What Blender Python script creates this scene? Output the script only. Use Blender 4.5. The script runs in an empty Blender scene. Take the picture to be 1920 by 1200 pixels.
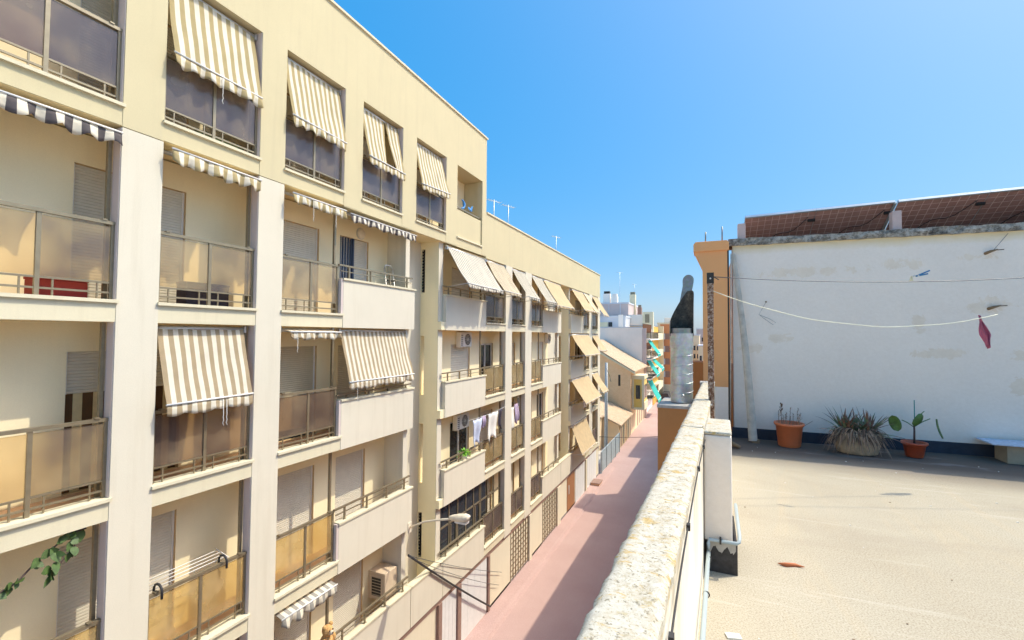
import bpy, bmesh, math, random
from mathutils import Vector, Matrix
R = math.radians
rnd = random.Random(7)
scene = bpy.context.scene
COL = scene.collection

# ------------------------------------------------------------------ camera
YAW, PIT, ROL, FPX = R(23.6), R(1.9), R(0.4), 853.0
CAM = Vector((0, 0, 11.4))
fw = Vector((-math.sin(YAW)*math.cos(PIT), math.cos(YAW)*math.cos(PIT), math.sin(PIT)))
r0 = Vector((math.cos(YAW), math.sin(YAW), 0)); u0 = r0.cross(fw)
rt = r0*math.cos(ROL) + u0*math.sin(ROL); up = u0*math.cos(ROL) - r0*math.sin(ROL)
cd = bpy.data.cameras.new('camera'); cam = bpy.data.objects.new('camera', cd); COL.objects.link(cam)
m = Matrix((rt, up, -fw)).transposed().to_4x4(); m.translation = CAM
cam.matrix_world = m
cd.sensor_width = 36; cd.lens = FPX/1920*36; cd.clip_start = 0.05; cd.clip_end = 3000
scene.camera = cam

# ------------------------------------------------------------------ light
SUN = Vector((0.60, 0.42, 1.0)).normalized()
w = bpy.data.worlds.new('World'); scene.world = w; w.use_nodes = True
nt = w.node_tree; bg = nt.nodes['Background']
sky = nt.nodes.new('ShaderNodeTexSky'); sky.sky_type = 'NISHITA'; sky.sun_disc = False
sky.sun_elevation = math.asin(SUN.z); sky.sun_rotation = math.atan2(SUN.x, SUN.y)
sky.altitude = 0; sky.air_density = 1.0; sky.dust_density = 3.0; sky.ozone_density = 3.0
gm = nt.nodes.new('ShaderNodeGamma'); gm.inputs[1].default_value = 0.3
hs = nt.nodes.new('ShaderNodeHueSaturation'); hs.inputs['Saturation'].default_value = 2.3
def mul(c):
    n = nt.nodes.new('ShaderNodeMix'); n.data_type = 'RGBA'; n.blend_type = 'MULTIPLY'; n.inputs[0].default_value = 1.0; n.inputs[7].default_value = (*c, 1); return n
t1, t2 = mul((.9, 1, 1.15)), mul((2.22, 2.10, 1.90))
nt.links.new(sky.outputs[0], gm.inputs[0]); nt.links.new(gm.outputs[0], t1.inputs[6]); nt.links.new(t1.outputs[2], hs.inputs['Color'])
nt.links.new(hs.outputs[0], t2.inputs[6]); 
# the pale aureole round the sun keeps its own colour, boosted to brighten the shade (the gamma above would flatten it)
bw = nt.nodes.new('ShaderNodeRGBToBW'); nt.links.new(sky.outputs[0], bw.inputs[0])
def mth(op, a, b):
    n = nt.nodes.new('ShaderNodeMath'); n.operation = op
    for k, q in enumerate((a, b)):
        if isinstance(q, (int, float)): n.inputs[k].default_value = q
        else: nt.links.new(q, n.inputs[k])
    return n.outputs[0]
ex = mth('MAXIMUM', mth('SUBTRACT', 1.0, mth('DIVIDE', 6.2, bw.outputs[0])), 0.0)
vm = nt.nodes.new('ShaderNodeVectorMath'); vm.operation = 'SCALE'
nt.links.new(sky.outputs[0], vm.inputs[0]); nt.links.new(mth('MULTIPLY', ex, 1.7), vm.inputs['Scale'])
va = nt.nodes.new('ShaderNodeVectorMath'); va.operation = 'ADD'
nt.links.new(t2.outputs[2], va.inputs[0]); nt.links.new(vm.outputs[0], va.inputs[1]); nt.links.new(va.outputs[0], bg.inputs[0])
bg.inputs[1].default_value = 0.15
sl = bpy.data.lights.new('sun', 'SUN'); so = bpy.data.objects.new('sun', sl); COL.objects.link(so)
sl.energy = 2.0; sl.angle = R(0.5); sl.color = (1.0, 0.90, 0.70)
so.rotation_euler = SUN.to_track_quat('Z', 'Y').to_euler(); so.location = (20, 10, 40)
vs = scene.view_settings; vs.view_transform = 'Standard'; vs.look = 'None'; vs.gamma = 1; vs.exposure = 0.95
scene.render.engine = 'CYCLES'
try:
    scene.cycles.max_bounces = 14; scene.cycles.diffuse_bounces = 8; scene.cycles.transmission_bounces = 8
    scene.cycles.sample_clamp_indirect = 4.0; scene.cycles.use_denoising = True
except Exception: pass

# ------------------------------------------------------------------ materials
M = {}
def newmat(name):
    mt = bpy.data.materials.new(name); mt.use_nodes = True; M[name] = mt
    t = mt.node_tree; return mt, t, t.nodes['Principled BSDF']
def N(t, typ, **kw):
    n = t.nodes.new(typ)
    for k, v in kw.items():
        if k in n.inputs: n.inputs[k].default_value = v
        else: setattr(n, k, v)
    return n
def L(t, a, b): t.links.new(a, b)
def pos(t, scale=(1, 1, 1)):
    g = N(t, 'ShaderNodeNewGeometry'); mp = N(t, 'ShaderNodeMapping'); mp.inputs['Scale'].default_value = scale
    L(t, g.outputs['Position'], mp.inputs['Vector']); return mp.outputs['Vector']
def noise(t, scale, detail=5, rough=.6, vec=None, dist=0.0):
    n = N(t, 'ShaderNodeTexNoise'); n.inputs['Scale'].default_value = scale
    n.inputs['Detail'].default_value = detail; n.inputs['Roughness'].default_value = rough; n.inputs['Distortion'].default_value = dist
    if vec is not None: L(t, vec, n.inputs['Vector'])
    return n.outputs['Fac']
def ramp(t, fac, stops):
    r = N(t, 'ShaderNodeValToRGB'); e = r.color_ramp.elements
    while len(e) < len(stops): e.new(0.5)
    for i, (p, c) in enumerate(stops):
        e[i].position = p; e[i].color = (*c, 1) if len(c) == 3 else c
    L(t, fac, r.inputs[0]); return r.outputs[0]
def mix(t, fac, a, b, mode='MIX'):
    n = N(t, 'ShaderNodeMix'); n.data_type = 'RGBA'; n.blend_type = mode
    for s, v in ((0, fac), (6, a), (7, b)):
        if hasattr(v, 'is_linked') or hasattr(v, 'links'): L(t, v, n.inputs[s])
        elif s == 0: n.inputs[0].default_value = v
        else: n.inputs[s].default_value = (*v, 1)
    return n.outputs[2]
def bump(t, b, h, strength=.3, dist=.02):
    n = N(t, 'ShaderNodeBump'); n.inputs['Strength'].default_value = strength; n.inputs['Distance'].default_value = dist
    L(t, h, n.inputs['Height']); L(t, n.outputs[0], b.inputs['Normal'])
def sc(c, k): return tuple(min(1, x*k) for x in c)
def plain(name, col, rough=.6, metal=0, var=.12, scale=6, bmp=0):
    mt, t, b = newmat(name); v = pos(t)
    c = ramp(t, noise(t, scale, 5, .65, v), [(.3, sc(col, 1-var)), (.7, sc(col, 1+var))])
    L(t, c, b.inputs['Base Color']); b.inputs['Roughness'].default_value = rough; b.inputs['Metallic'].default_value = metal
    if bmp: bump(t, b, noise(t, scale*8, 4, .7, v), bmp, .01)
    return mt
def plaster(name, col, stain=(.55, .48, .36), amt=.12, streak=True, grain=70):
    """rendered and painted masonry: fine grain, soft blotches, faint run-off streaks"""
    mt, t, b = newmat(name); v = pos(t)
    c = ramp(t, noise(t, .9, 6, .6, v), [(.3, sc(col, .955)), (.7, sc(col, 1.03))])
    g = noise(t, grain, 3, .7, v)
    c = mix(t, .16, c, ramp(t, g, [(.3, sc(col, .72)), (.7, sc(col, 1.12))]))
    if streak:
        sv = pos(t, (5.5, 5.5, .35))
        s = ramp(t, noise(t, 1.0, 6, .65, sv), [(.50, (0, 0, 0)), (.74, (amt, amt, amt))])
        c = mix(t, s, c, stain)
    L(t, c, b.inputs['Base Color']); b.inputs['Roughness'].default_value = .9
    bump(t, b, g, .25, .006); return mt

plaster('cream_paint', (.61, .535, .335), stain=(.44, .37, .25), amt=.20)
plaster('white_paint', (.70, .65, .525), stain=(.44, .37, .25), amt=.20)
plaster('beam_paint', (.70, .64, .46), stain=(.44, .37, .25), amt=.20)
plaster('balcony_wall_paint', (.93, .82, .56), amt=.06)
plaster('ceiling_paint', (.90, .74, .42), streak=False)
plaster('recess_paint', (.92, .82, .54), amt=.08)
plaster('shop_cream', (.74, .68, .52), amt=.25)
plaster('jamb_paint', (.66, .56, .52), amt=.1)
plaster('brown_render', (.52, .225, .075), amt=.12, stain=(.2, .12, .08))
plaster('orange_render', (.84, .41, .17), amt=.15, stain=(.75, .5, .3))
plaster('far_white', (.94, .84, .74)); plaster('far_pink', (.62, .50, .46)); plaster('far_cream', (.78, .70, .48))
plaster('far_grey', (.60, .62, .66)); plaster('far_orange', (.70, .29, .12)); plaster('far_beige', (.86, .67, .43))
plaster('far_yellow', (.80, .58, .16)); plaster('far_ochre', (.72, .42, .08))
plain('terracotta_tile', (.72, .45, .28), .6, 0, .12, 5)
plain('bronze_metal', (.30, .25, .165), .38, .5, .12, 9)
plain('dark_metal', (.045, .04, .035), .45, .5)
plain('pale_metal', (.60, .60, .58), .35, .6)
plain('shutter_plastic', (.66, .62, .52), .5, 0, .05)
plain('shutter_tan', (.60, .52, .36), .5, 0, .05)  # tan slats, used on one shutter
plain('reveal_paint', (.66, .47, .25), .7, 0, .05)
plain('dark_glass', (.03, .035, .04), .08, 0, .2)
plain('navy_metal', (.03, .045, .09), .4, .2)
plain('fascia_brown', (.30, .19, .15), .7)
plain('door_brown', (.36, .16, .06), .5)
plain('door_white', (.74, .75, .74), .5, 0, .05)
plain('plinth_grey', (.24, .21, .20), .8, 0, .2)
plain('cable_black', (.03, .03, .032), .6)
plain('lamp_cream', (.78, .70, .55), .45)
plain('teal_cloth', (.012, .40, .33), .8, 0, .08)
plain('tan_cloth', (.66, .54, .33), .9, 0, .06, 30)
plain('white_cloth', (.80, .78, .72), .9, 0, .05, 20)
plain('blue_cloth', (.55, .62, .78), .9, 0, .1); plain('dark_cloth', (.06, .05, .07), .9, 0, .2); plain('mauve_cloth', (.45, .36, .50), .9)
plain('white_plastic', (.78, .77, .74), .4, 0, .05)
plain('cream_plastic', (.62, .50, .36), .5, 0, .08)
plain('red_cloth', (.40, .05, .04), .8)
plain('leaf_green', (.075, .16, .035), .5, 0, .35, 14); plain('bright_leaf', (.22, .50, .05), .55, 0, .3, 20)
plain('vine_leaf', (.06, .11, .025), .55, 0, .4, 12)
plain('aloe_green', (.16, .19, .10), .55, 0, .35, 10); plain('aloe_red', (.20, .11, .075), .6, 0, .3, 10)
plain('dry_leaf', (.29, .19, .125), .85, 0, .35, 12); plain('dry_dark', (.10, .062, .042), .9, 0, .3, 12)
plain('stem_brown', (.09, .055, .05), .7); plain('stake_green', (.05, .22, .20), .5)
plain('terracotta_plastic', (.66, .19, .08), .5, 0, .06, 9); plain('terracotta_red', (.46, .085, .035), .45, 0, .06, 9)
plain('soil', (.07, .05, .035), .95, 0, .3, 20)
plain('cardboard', (.40, .32, .22), .85, 0, .1); plain('paper_blue', (.55, .60, .70), .7, 0, .2, 25)
plain('peg_blue', (.02, .16, .36), .4); plain('peg_cream', (.75, .68, .45), .5)
plain('rope_cream', (.86, .82, .62), .8); plain('wire_grey', (.10, .10, .11), .5, .3)
plain('concrete_grey', (.42, .40, .37), .9, 0, .25, 8, .3)
plain('pink_post', (.58, .45, .42), .9, 0, .1)
plain('pvc_grey', (.38, .45, .47), .45, 0, .06)
plain('bitumen', (.045, .042, .043), .85, 0, .4, 25, .4)
plain('dark_band', (.028, .036, .055), .75, 0, .3, 5)
plain('fibre_cement', (.50, .46, .40), .9, 0, .22, 7, .2)
plain('planter_clay', (.50, .385, .26), .9, 0, .3, 9, .3)
plain('red_leaf', (.52, .16, .06), .8); plain('debris_white', (.8, .78, .72), .8); plain('debris_brown', (.25, .17, .10), .9)
plain('plush_tan', (.60, .36, .14), .95, 0, .2, 30, .5); plain('plush_dark', (.07, .035, .02), .8)
plain('fence_blue', (.50, .58, .60), .6, 0, .08); plain('pole_grey', (.42, .46, .48), .6, .2)
plain('antenna_metal', (.55, .62, .70), .4, .5)
plain('toy_blue', (.04, .25, .60), .5); plain('kerb_stone', (.60, .52, .44), .9, 0, .15)
plain('curtain_stripe_dark', (.11, .055, .02), .9); plain('curtain_stripe_pale', (.72, .60, .34), .9)
plain('car_paint', (.05, .055, .07), .25, .3)

def cloth(name, col, trans=.35, bmp=.3):
    mt, t, b = newmat(name); v = pos(t)
    c = ramp(t, noise(t, 3.5, 5, .6, v), [(.3, sc(col, .9)), (.7, sc(col, 1.06))])
    d = N(t, 'ShaderNodeBsdfDiffuse'); tr = N(t, 'ShaderNodeBsdfTranslucent'); mx = N(t, 'ShaderNodeMixShader')
    mx.inputs[0].default_value = trans
    L(t, c, d.inputs[0]); L(t, c, tr.inputs[0]); L(t, d.outputs[0], mx.inputs[1]); L(t, tr.outputs[0], mx.inputs[2])
    bn = N(t, 'ShaderNodeBump'); bn.inputs['Strength'].default_value = bmp; bn.inputs['Distance'].default_value = .01
    L(t, noise(t, 160, 2, .5, v), bn.inputs['Height']); L(t, bn.outputs[0], d.inputs['Normal'])
    L(t, mx.outputs[0], t.nodes['Material Output'].inputs[0])
cloth('stripe_white', (.90, .85, .72)); cloth('stripe_tan', (.58, .475, .26)); cloth('stripe_brown', (.54, .43, .28))
cloth('stripe_grey', (.13, .115, .115), .15); cloth('canvas_tan', (.76, .62, .40)); cloth('canvas_pale', (.82, .76, .61))
cloth('pink_cloth', (.58, .19, .30), .3); cloth('stripe_slate', (.40, .38, .34), .25)

def glass_mat(name, a, b_, c_, tr, k):
    mt, t, b = newmat(name); v = pos(t)
    n = ramp(t, noise(t, 1.3, 3, .55, v), [(.36, a), (.48, b_), (.62, c_)])
    d = N(t, 'ShaderNodeBsdfDiffuse'); L(t, n, d.inputs[0])
    rf = N(t, 'ShaderNodeBsdfRefraction'); rf.inputs['Roughness'].default_value = .23; rf.inputs['IOR'].default_value = 1.12
    rf.inputs[0].default_value = (*tr, 1)
    gl = N(t, 'ShaderNodeBsdfGlossy'); gl.inputs['Roughness'].default_value = .18; gl.inputs[0].default_value = (.9, .9, .95, 1)
    m1 = N(t, 'ShaderNodeMixShader'); m1.inputs[0].default_value = k; L(t, d.outputs[0], m1.inputs[1]); L(t, rf.outputs[0], m1.inputs[2])
    fr = N(t, 'ShaderNodeFresnel'); fr.inputs['IOR'].default_value = 1.45
    m2 = N(t, 'ShaderNodeMixShader'); L(t, fr.outputs[0], m2.inputs[0]); L(t, m1.outputs[0], m2.inputs[1]); L(t, gl.outputs[0], m2.inputs[2])
    L(t, m2.outputs[0], t.nodes['Material Output'].inputs[0])
glass_mat('amber_frosted_glass', (.62, .42, .18), (.78, .58, .28), (.92, .72, .40), (1.0, .88, .58), .66)
glass_mat('tan_frosted_glass', (.34, .28, .26), (.58, .46, .31), (.82, .66, .42), (1.0, .90, .70), .76)
glass_mat('brown_frosted_glass', (.20, .155, .13), (.29, .225, .17), (.44, .34, .23), (.80, .66, .48), .62)
glass_mat('mauve_frosted_glass', (.175, .155, .17), (.23, .205, .205), (.36, .30, .24), (.66, .57, .52), .58)  # sky and dark reflections of the top panes put into the tint
def terrace_mat():
    mt, t, b = newmat('terrace_screed'); v = pos(t)
    base = (.43, .37, .265)
    c = ramp(t, noise(t, .55, 7, .62, v), [(.28, (.36, .29, .19)), (.5, base), (.72, (.49, .44, .335))])
    st = ramp(t, noise(t, 1.1, 7, .7, pos(t, (2.4, .35, 1)), 1.2), [(.5, (0, 0, 0)), (.75, (.55, .55, .55))])
    c = mix(t, st, c, (.58, .42, .22))
    g = noise(t, 105, 4, .78, v)
    c = mix(t, .55, c, ramp(t, g, [(.36, (.13, .10, .07)), (.47, (.41, .355, .26)), (.62, (.58, .53, .42))]))
    sp = ramp(t, noise(t, 190, 2, .5, v), [(.66, (0, 0, 0)), (.72, (.6, .6, .6))])
    c = mix(t, sp, c, (.26, .20, .14))
    s2 = ramp(t, noise(t, .42, 7, .72, pos(t, (.8, 1.6, 1)), .8), [(.5, (0, 0, 0)), (.62, (.35, .35, .35))])
    c = mix(t, s2, c, (.33, .27, .195))
    s3 = ramp(t, noise(t, 2.1, 6, .7, pos(t, (.35, 3.4, 1)), .5), [(.58, (0, 0, 0)), (.7, (.4, .4, .4))])
    c = mix(t, s3, c, (.60, .55, .45))
    # white wall's cast shadow darkened into the floor colour, with pale mineral deposits
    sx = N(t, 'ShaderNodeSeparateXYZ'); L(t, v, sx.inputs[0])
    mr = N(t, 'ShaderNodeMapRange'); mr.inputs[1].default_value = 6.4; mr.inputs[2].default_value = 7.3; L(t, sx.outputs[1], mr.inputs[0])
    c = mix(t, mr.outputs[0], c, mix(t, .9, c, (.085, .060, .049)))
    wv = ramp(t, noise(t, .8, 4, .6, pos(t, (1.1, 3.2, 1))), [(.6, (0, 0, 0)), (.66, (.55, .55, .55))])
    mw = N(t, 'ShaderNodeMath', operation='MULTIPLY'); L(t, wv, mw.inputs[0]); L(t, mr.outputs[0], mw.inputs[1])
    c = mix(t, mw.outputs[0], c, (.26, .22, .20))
    L(t, c, b.inputs['Base Color']); b.inputs['Roughness'].default_value = .95
    bump(t, b, mix(t, .4, g, noise(t, 9, 7, .75, pos(t, (1, 2.2, 1)))), .09, .008)
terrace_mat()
def lichen_mat():
    mt, t, b = newmat('lichen_concrete'); v = pos(t)
    g = noise(t, 30, 7, .85, v)
    c = ramp(t, g, [(.31, (.17, .125, .07)), (.40, (.46, .38, .25)), (.49, (.53, .485, .39)), (.64, (.68, .645, .55))])
    big = ramp(t, noise(t, 3.2, 6, .7, v), [(.40, (.0, .0, .0)), (.62, (.7, .7, .7))])
    c = mix(t, big, c, mix(t, .55, c, (.64, .595, .49)))
    oc = ramp(t, noise(t, 13, 6, .75, pos(t, (.6, 1.3, 1))), [(.55, (0, 0, 0)), (.62, (.85, .85, .85))])
    c = mix(t, oc, c, (.54, .36, .10))
    oc2 = ramp(t, noise(t, 26, 4, .7, v), [(.62, (0, 0, 0)), (.68, (.55, .55, .55))])
    c = mix(t, oc2, c, (.42, .33, .14))
    d1 = ramp(t, noise(t, 70, 3, .6, v), [(.60, (0, 0, 0)), (.66, (.8, .8, .8))])
    c = mix(t, d1, c, (.20, .17, .11))
    d2 = ramp(t, noise(t, 120, 2, .5, pos(t, (1, 1, 1.3))), [(.62, (0, 0, 0)), (.68, (.7, .7, .7))])
    c = mix(t, d2, c, (.36, .29, .17))
    L(t, c, b.inputs['Base Color']); b.inputs['Roughness'].default_value = .97
    bump(t, b, g, .45, .008)
lichen_mat()
def moss_mat():
    mt, t, b = newmat('mossy_concrete'); v = pos(t)
    g = noise(t, 11, 7, .78, v)
    c = ramp(t, g, [(.34, (.05, .045, .04)), (.45, (.20, .18, .15)), (.56, (.42, .39, .34)), (.7, (.56, .54, .50))])
    L(t, c, b.inputs['Base Color']); b.inputs['Roughness'].default_value = .97
    bump(t, b, noise(t, 40, 5, .8, v), .8, .02)
moss_mat()
def parapet_wall_mat():
    mt, t, b = newmat('weathered_white_wall'); v = pos(t)
    c = ramp(t, noise(t, 1.2, 5, .6, v), [(.3, (.76, .70, .58)), (.7, (.90, .84, .73))])
    s = ramp(t, noise(t, 1.0, 7, .7, pos(t, (6, 4.0, .5))), [(.42, (0, 0, 0)), (.62, (.85, .85, .85))])
    sx = N(t, 'ShaderNodeSeparateXYZ'); L(t, v, sx.inputs[0])
    ad = N(t, 'ShaderNodeMath', operation='ADD'); L(t, sx.outputs[2], ad.inputs[0])
    ns = N(t, 'ShaderNodeMath', operation='MULTIPLY'); ns.inputs[1].default_value = .16; L(t, noise(t, 7, 5, .7, v), ns.inputs[0]); L(t, ns.outputs[0], ad.inputs[1])
    band = N(t, 'ShaderNodeMapRange'); band.inputs[1].default_value = 10.735; band.inputs[2].default_value = 10.775; L(t, ad.outputs[0], band.inputs[0])
    up_ = N(t, 'ShaderNodeMapRange'); up_.inputs[1].default_value = 10.2; up_.inputs[2].default_value = 10.8; L(t, ad.outputs[0], up_.inputs[0])
    ms = N(t, 'ShaderNodeMath', operation='MULTIPLY'); L(t, s, ms.inputs[0]); L(t, up_.outputs[0], ms.inputs[1])
    c = mix(t, ms.outputs[0], c, (.52, .43, .27))
    c = mix(t, band.outputs[0], c, ramp(t, noise(t, 18, 5, .7, v), [(.35, (.36, .27, .14)), (.65, (.60, .50, .33))]))
    L(t, c, b.inputs['Base Color']); b.inputs['Roughness'].default_value = .92
    bump(t, b, noise(t, 30, 5, .7, v), .4, .01)
parapet_wall_mat()
def peeling_wall():
    """white party wall; tan undercoat shows at fixed worn patches"""
    mt, t, b = newmat('peeling_white_wall'); v = pos(t)
    c = ramp(t, noise(t, .7, 6, .6, v), [(.3, (.88, .765, .66)), (.7, (.95, .84, .73))])
    c = mix(t, .12, c, ramp(t, noise(t, 24, 5, .7, v), [(.3, (.5, .48, .45)), (.7, (.9, .9, .9))]))
    sx = N(t, 'ShaderNodeSeparateXYZ'); L(t, v, sx.inputs[0])
    nz = noise(t, 5.0, 8, .78, v, .6)
    acc = None
    # worn patches: centre x, z, half width, half height, weight
    for (cx, cz, hw, hh, k) in ((1.35, 12.40, 1.0, .10, 1.0), (2.55, 12.47, .55, .11, .9), (3.2, 12.52, .6, .07, .7), (.62, 11.22, .30, .10, 1.1), (1.0, 11.38, .22, .10, 1.0),
                               (2.95, 11.18, .42, .085, 1.25), (2.72, 11.62, .10, .20, .95), (3.5, 11.85, .34, .17, .95), (3.78, 11.2, .14, .16, .9), (3.8, 10.75, .14, .16, .9)):
        ds = []
        for (o, cc, h) in ((0, cx, hw), (2, cz, hh)):
            a = N(t, 'ShaderNodeMath', operation='SUBTRACT'); L(t, sx.outputs[o], a.inputs[0]); a.inputs[1].default_value = cc
            d_ = N(t, 'ShaderNodeMath', operation='DIVIDE'); L(t, a.outputs[0], d_.inputs[0]); d_.inputs[1].default_value = h
            p = N(t, 'ShaderNodeMath', operation='MULTIPLY'); L(t, d_.outputs[0], p.inputs[0]); L(t, d_.outputs[0], p.inputs[1]); ds.append(p)
        s_ = N(t, 'ShaderNodeMath', operation='ADD'); L(t, ds[0].outputs[0], s_.inputs[0]); L(t, ds[1].outputs[0], s_.inputs[1])
        q = N(t, 'ShaderNodeMath', operation='SUBTRACT'); q.inputs[0].default_value = k; L(t, s_.outputs[0], q.inputs[1])
        if acc is None: acc = q
        else:
            mxn = N(t, 'ShaderNodeMath', operation='MAXIMUM'); L(t, acc.outputs[0], mxn.inputs[0]); L(t, q.outputs[0], mxn.inputs[1]); acc = mxn
    n2 = N(t, 'ShaderNodeMath', operation='MULTIPLY_ADD'); L(t, nz, n2.inputs[0]); n2.inputs[1].default_value = 5.6; n2.inputs[2].default_value = -2.8
    a2 = N(t, 'ShaderNodeMath', operation='ADD'); L(t, acc.outputs[0], a2.inputs[0]); L(t, n2.outputs[0], a2.inputs[1])
    mr = N(t, 'ShaderNodeMapRange'); mr.inputs[1].default_value = .60; mr.inputs[2].default_value = .70; mr.inputs[4].default_value = .45; L(t, a2.outputs[0], mr.inputs[0])
    c = mix(t, mr.outputs[0], c, ramp(t, noise(t, 9, 4, .6, v), [(.35, (.72, .57, .40)), (.65, (.84, .70, .53))]))
    # ochre run-off under the coping
    zz = N(t, 'ShaderNodeMath', operation='MULTIPLY_ADD'); L(t, noise(t, 2.5, 5, .7, v), zz.inputs[0]); zz.inputs[1].default_value = .14; L(t, sx.outputs[2], zz.inputs[2])
    m3 = N(t, 'ShaderNodeMapRange'); m3.inputs[1].default_value = 12.78; m3.inputs[2].default_value = 12.90; m3.inputs[4].default_value = .8; L(t, zz.outputs[0], m3.inputs[0])
    c = mix(t, m3.outputs[0], c, (.74, .60, .34))
    # scuffed, dusty foot of the wall
    m4 = N(t, 'ShaderNodeMapRange'); m4.inputs[1].default_value = 10.35; m4.inputs[2].default_value = 9.95; m4.inputs[4].default_value = .30; L(t, zz.outputs[0], m4.inputs[0])
    c = mix(t, m4.outputs[0], c, (.46, .43, .42))
    L(t, c, b.inputs['Base Color']); b.inputs['Roughness'].default_value = .93
    bump(t, b, noise(t, 16, 6, .7, v), .35, .012)
peeling_wall()
def rust_mat():
    mt, t, b = newmat('rusty_steel'); v = pos(t)
    c = ramp(t, noise(t, 38, 7, .75, v), [(.32, (.045, .022, .014)), (.47, (.17, .075, .04)), (.56, (.38, .28, .21)), (.68, (.62, .56, .50))])
    L(t, c, b.inputs['Base Color']); b.inputs['Roughness'].default_value = .9; bump(t, b, noise(t, 60, 4, .7, v), .6, .006)
rust_mat()
def galv_mat(name, k, metal):
    mt, t, b = newmat(name); v = pos(t)
    vo = N(t, 'ShaderNodeTexVoronoi'); vo.inputs['Scale'].default_value = 28; L(t, v, vo.inputs['Vector'])
    c = ramp(t, noise(t, 5, 6, .7, v), [(.3, (.34*k, .35*k, .34*k)), (.7, (.58*k, .60*k, .60*k))])
    c = mix(t, .18, c, vo.outputs['Color'], 'SOFT_LIGHT')
    L(t, c, b.inputs['Base Color']); b.inputs['Metallic'].default_value = metal; b.inputs['Roughness'].default_value = .42
galv_mat('galvanised_steel', 1.1, .75); galv_mat('dull_steel', .55, .45)
galv_mat('flap_steel', .62, .15)
def soot_mat():
    mt, t, b = newmat('sooty_steel'); v = pos(t)
    c = ramp(t, noise(t, 15, 6, .75, v), [(.35, (.030, .027, .024)), (.55, (.085, .077, .062)), (.7, (.20, .165, .115))])
    L(t, c, b.inputs['Base Color']); b.inputs['Roughness'].default_value = .9; b.inputs['Metallic'].default_value = 0
soot_mat()
def street_mat():
    mt, t, b = newmat('pink_paving'); v = pos(t)
    c = ramp(t, noise(t, .35, 7, .65, v), [(.3, (.42, .28, .26)), (.7, (.50, .355, .33))])
    c = mix(t, ramp(t, noise(t, 1.4, 6, .7, pos(t, (1.6, .18, 1))), [(.5, (0, 0, 0)), (.75, (.5, .5, .5))]), c, (.40, .28, .26))
    c = mix(t, .3, c, ramp(t, noise(t, 30, 5, .75, v), [(.32, (.28, .15, .13)), (.68, (.76, .54, .46))]))
    c = mix(t, ramp(t, noise(t, 2.2, 5, .75, v), [(.68, (0, 0, 0)), (.74, (.6, .6, .6))]), c, (.70, .56, .48))
    L(t, c, b.inputs['Base Color']); b.inputs['Roughness'].default_value = .9; bump(t, b, noise(t, 45, 4, .7, v), .3, .01)
street_mat()
def brick_mat():
    mt, t, b = newmat('old_brick'); v = pos(t); g = N(t, 'ShaderNodeSeparateXYZ'); L(t, v, g.inputs[0])
    cb = N(t, 'ShaderNodeCombineXYZ'); L(t, g.outputs[0], cb.inputs[0]); L(t, g.outputs[2], cb.inputs[1])
    br = N(t, 'ShaderNodeTexBrick'); L(t, cb.outputs[0], br.inputs[0]); br.inputs['Scale'].default_value = 2.0
    br.inputs['Color1'].default_value = (.90, .58, .31, 1); br.inputs['Color2'].default_value = (.82, .50, .25, 1); br.inputs['Mortar'].default_value = (.84, .64, .42, 1)
    c = mix(t, .4, br.outputs[0], ramp(t, noise(t, 1.0, 6, .7, v), [(.3, (.74, .48, .26)), (.7, (.95, .70, .42))]))
    L(t, c, b.inputs['Base Color']); b.inputs['Roughness'].default_value = .95
brick_mat()
def tile_mat():
    mt, t, b = newmat('clay_roof_tile'); v = pos(t)
    wv = N(t, 'ShaderNodeTexWave'); wv.bands_direction = 'Y'; wv.inputs['Scale'].default_value = 1.5; wv.inputs['Distortion'].default_value = .6; L(t, v, wv.inputs[0])
    c = ramp(t, noise(t, 2.6, 6, .75, v), [(.3, (.45, .29, .17)), (.5, (.64, .46, .29)), (.7, (.76, .60, .41))])
    c = mix(t, .35, c, ramp(t, wv.outputs[0], [(.2, (.34, .22, .14)), (.7, (.74, .57, .40))]))
    L(t, c, b.inputs['Base Color']); b.inputs['Roughness'].default_value = .95; bump(t, b, wv.outputs[0], .8, .06)
tile_mat()
def panel_mat():
    mt, t, b = newmat('solar_backsheet'); v = pos(t)
    c = ramp(t, noise(t, 2.2, 5, .6, v), [(.3, (.27, .15, .135)), (.7, (.39, .225, .20))])
    L(t, c, b.inputs['Base Color']); b.inputs['Roughness'].default_value = .28
panel_mat()
plain('panel_grid', (.62, .46, .42), .5, 0, .08); plain('panel_frame', (.55, .60, .64), .35, .7)

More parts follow.
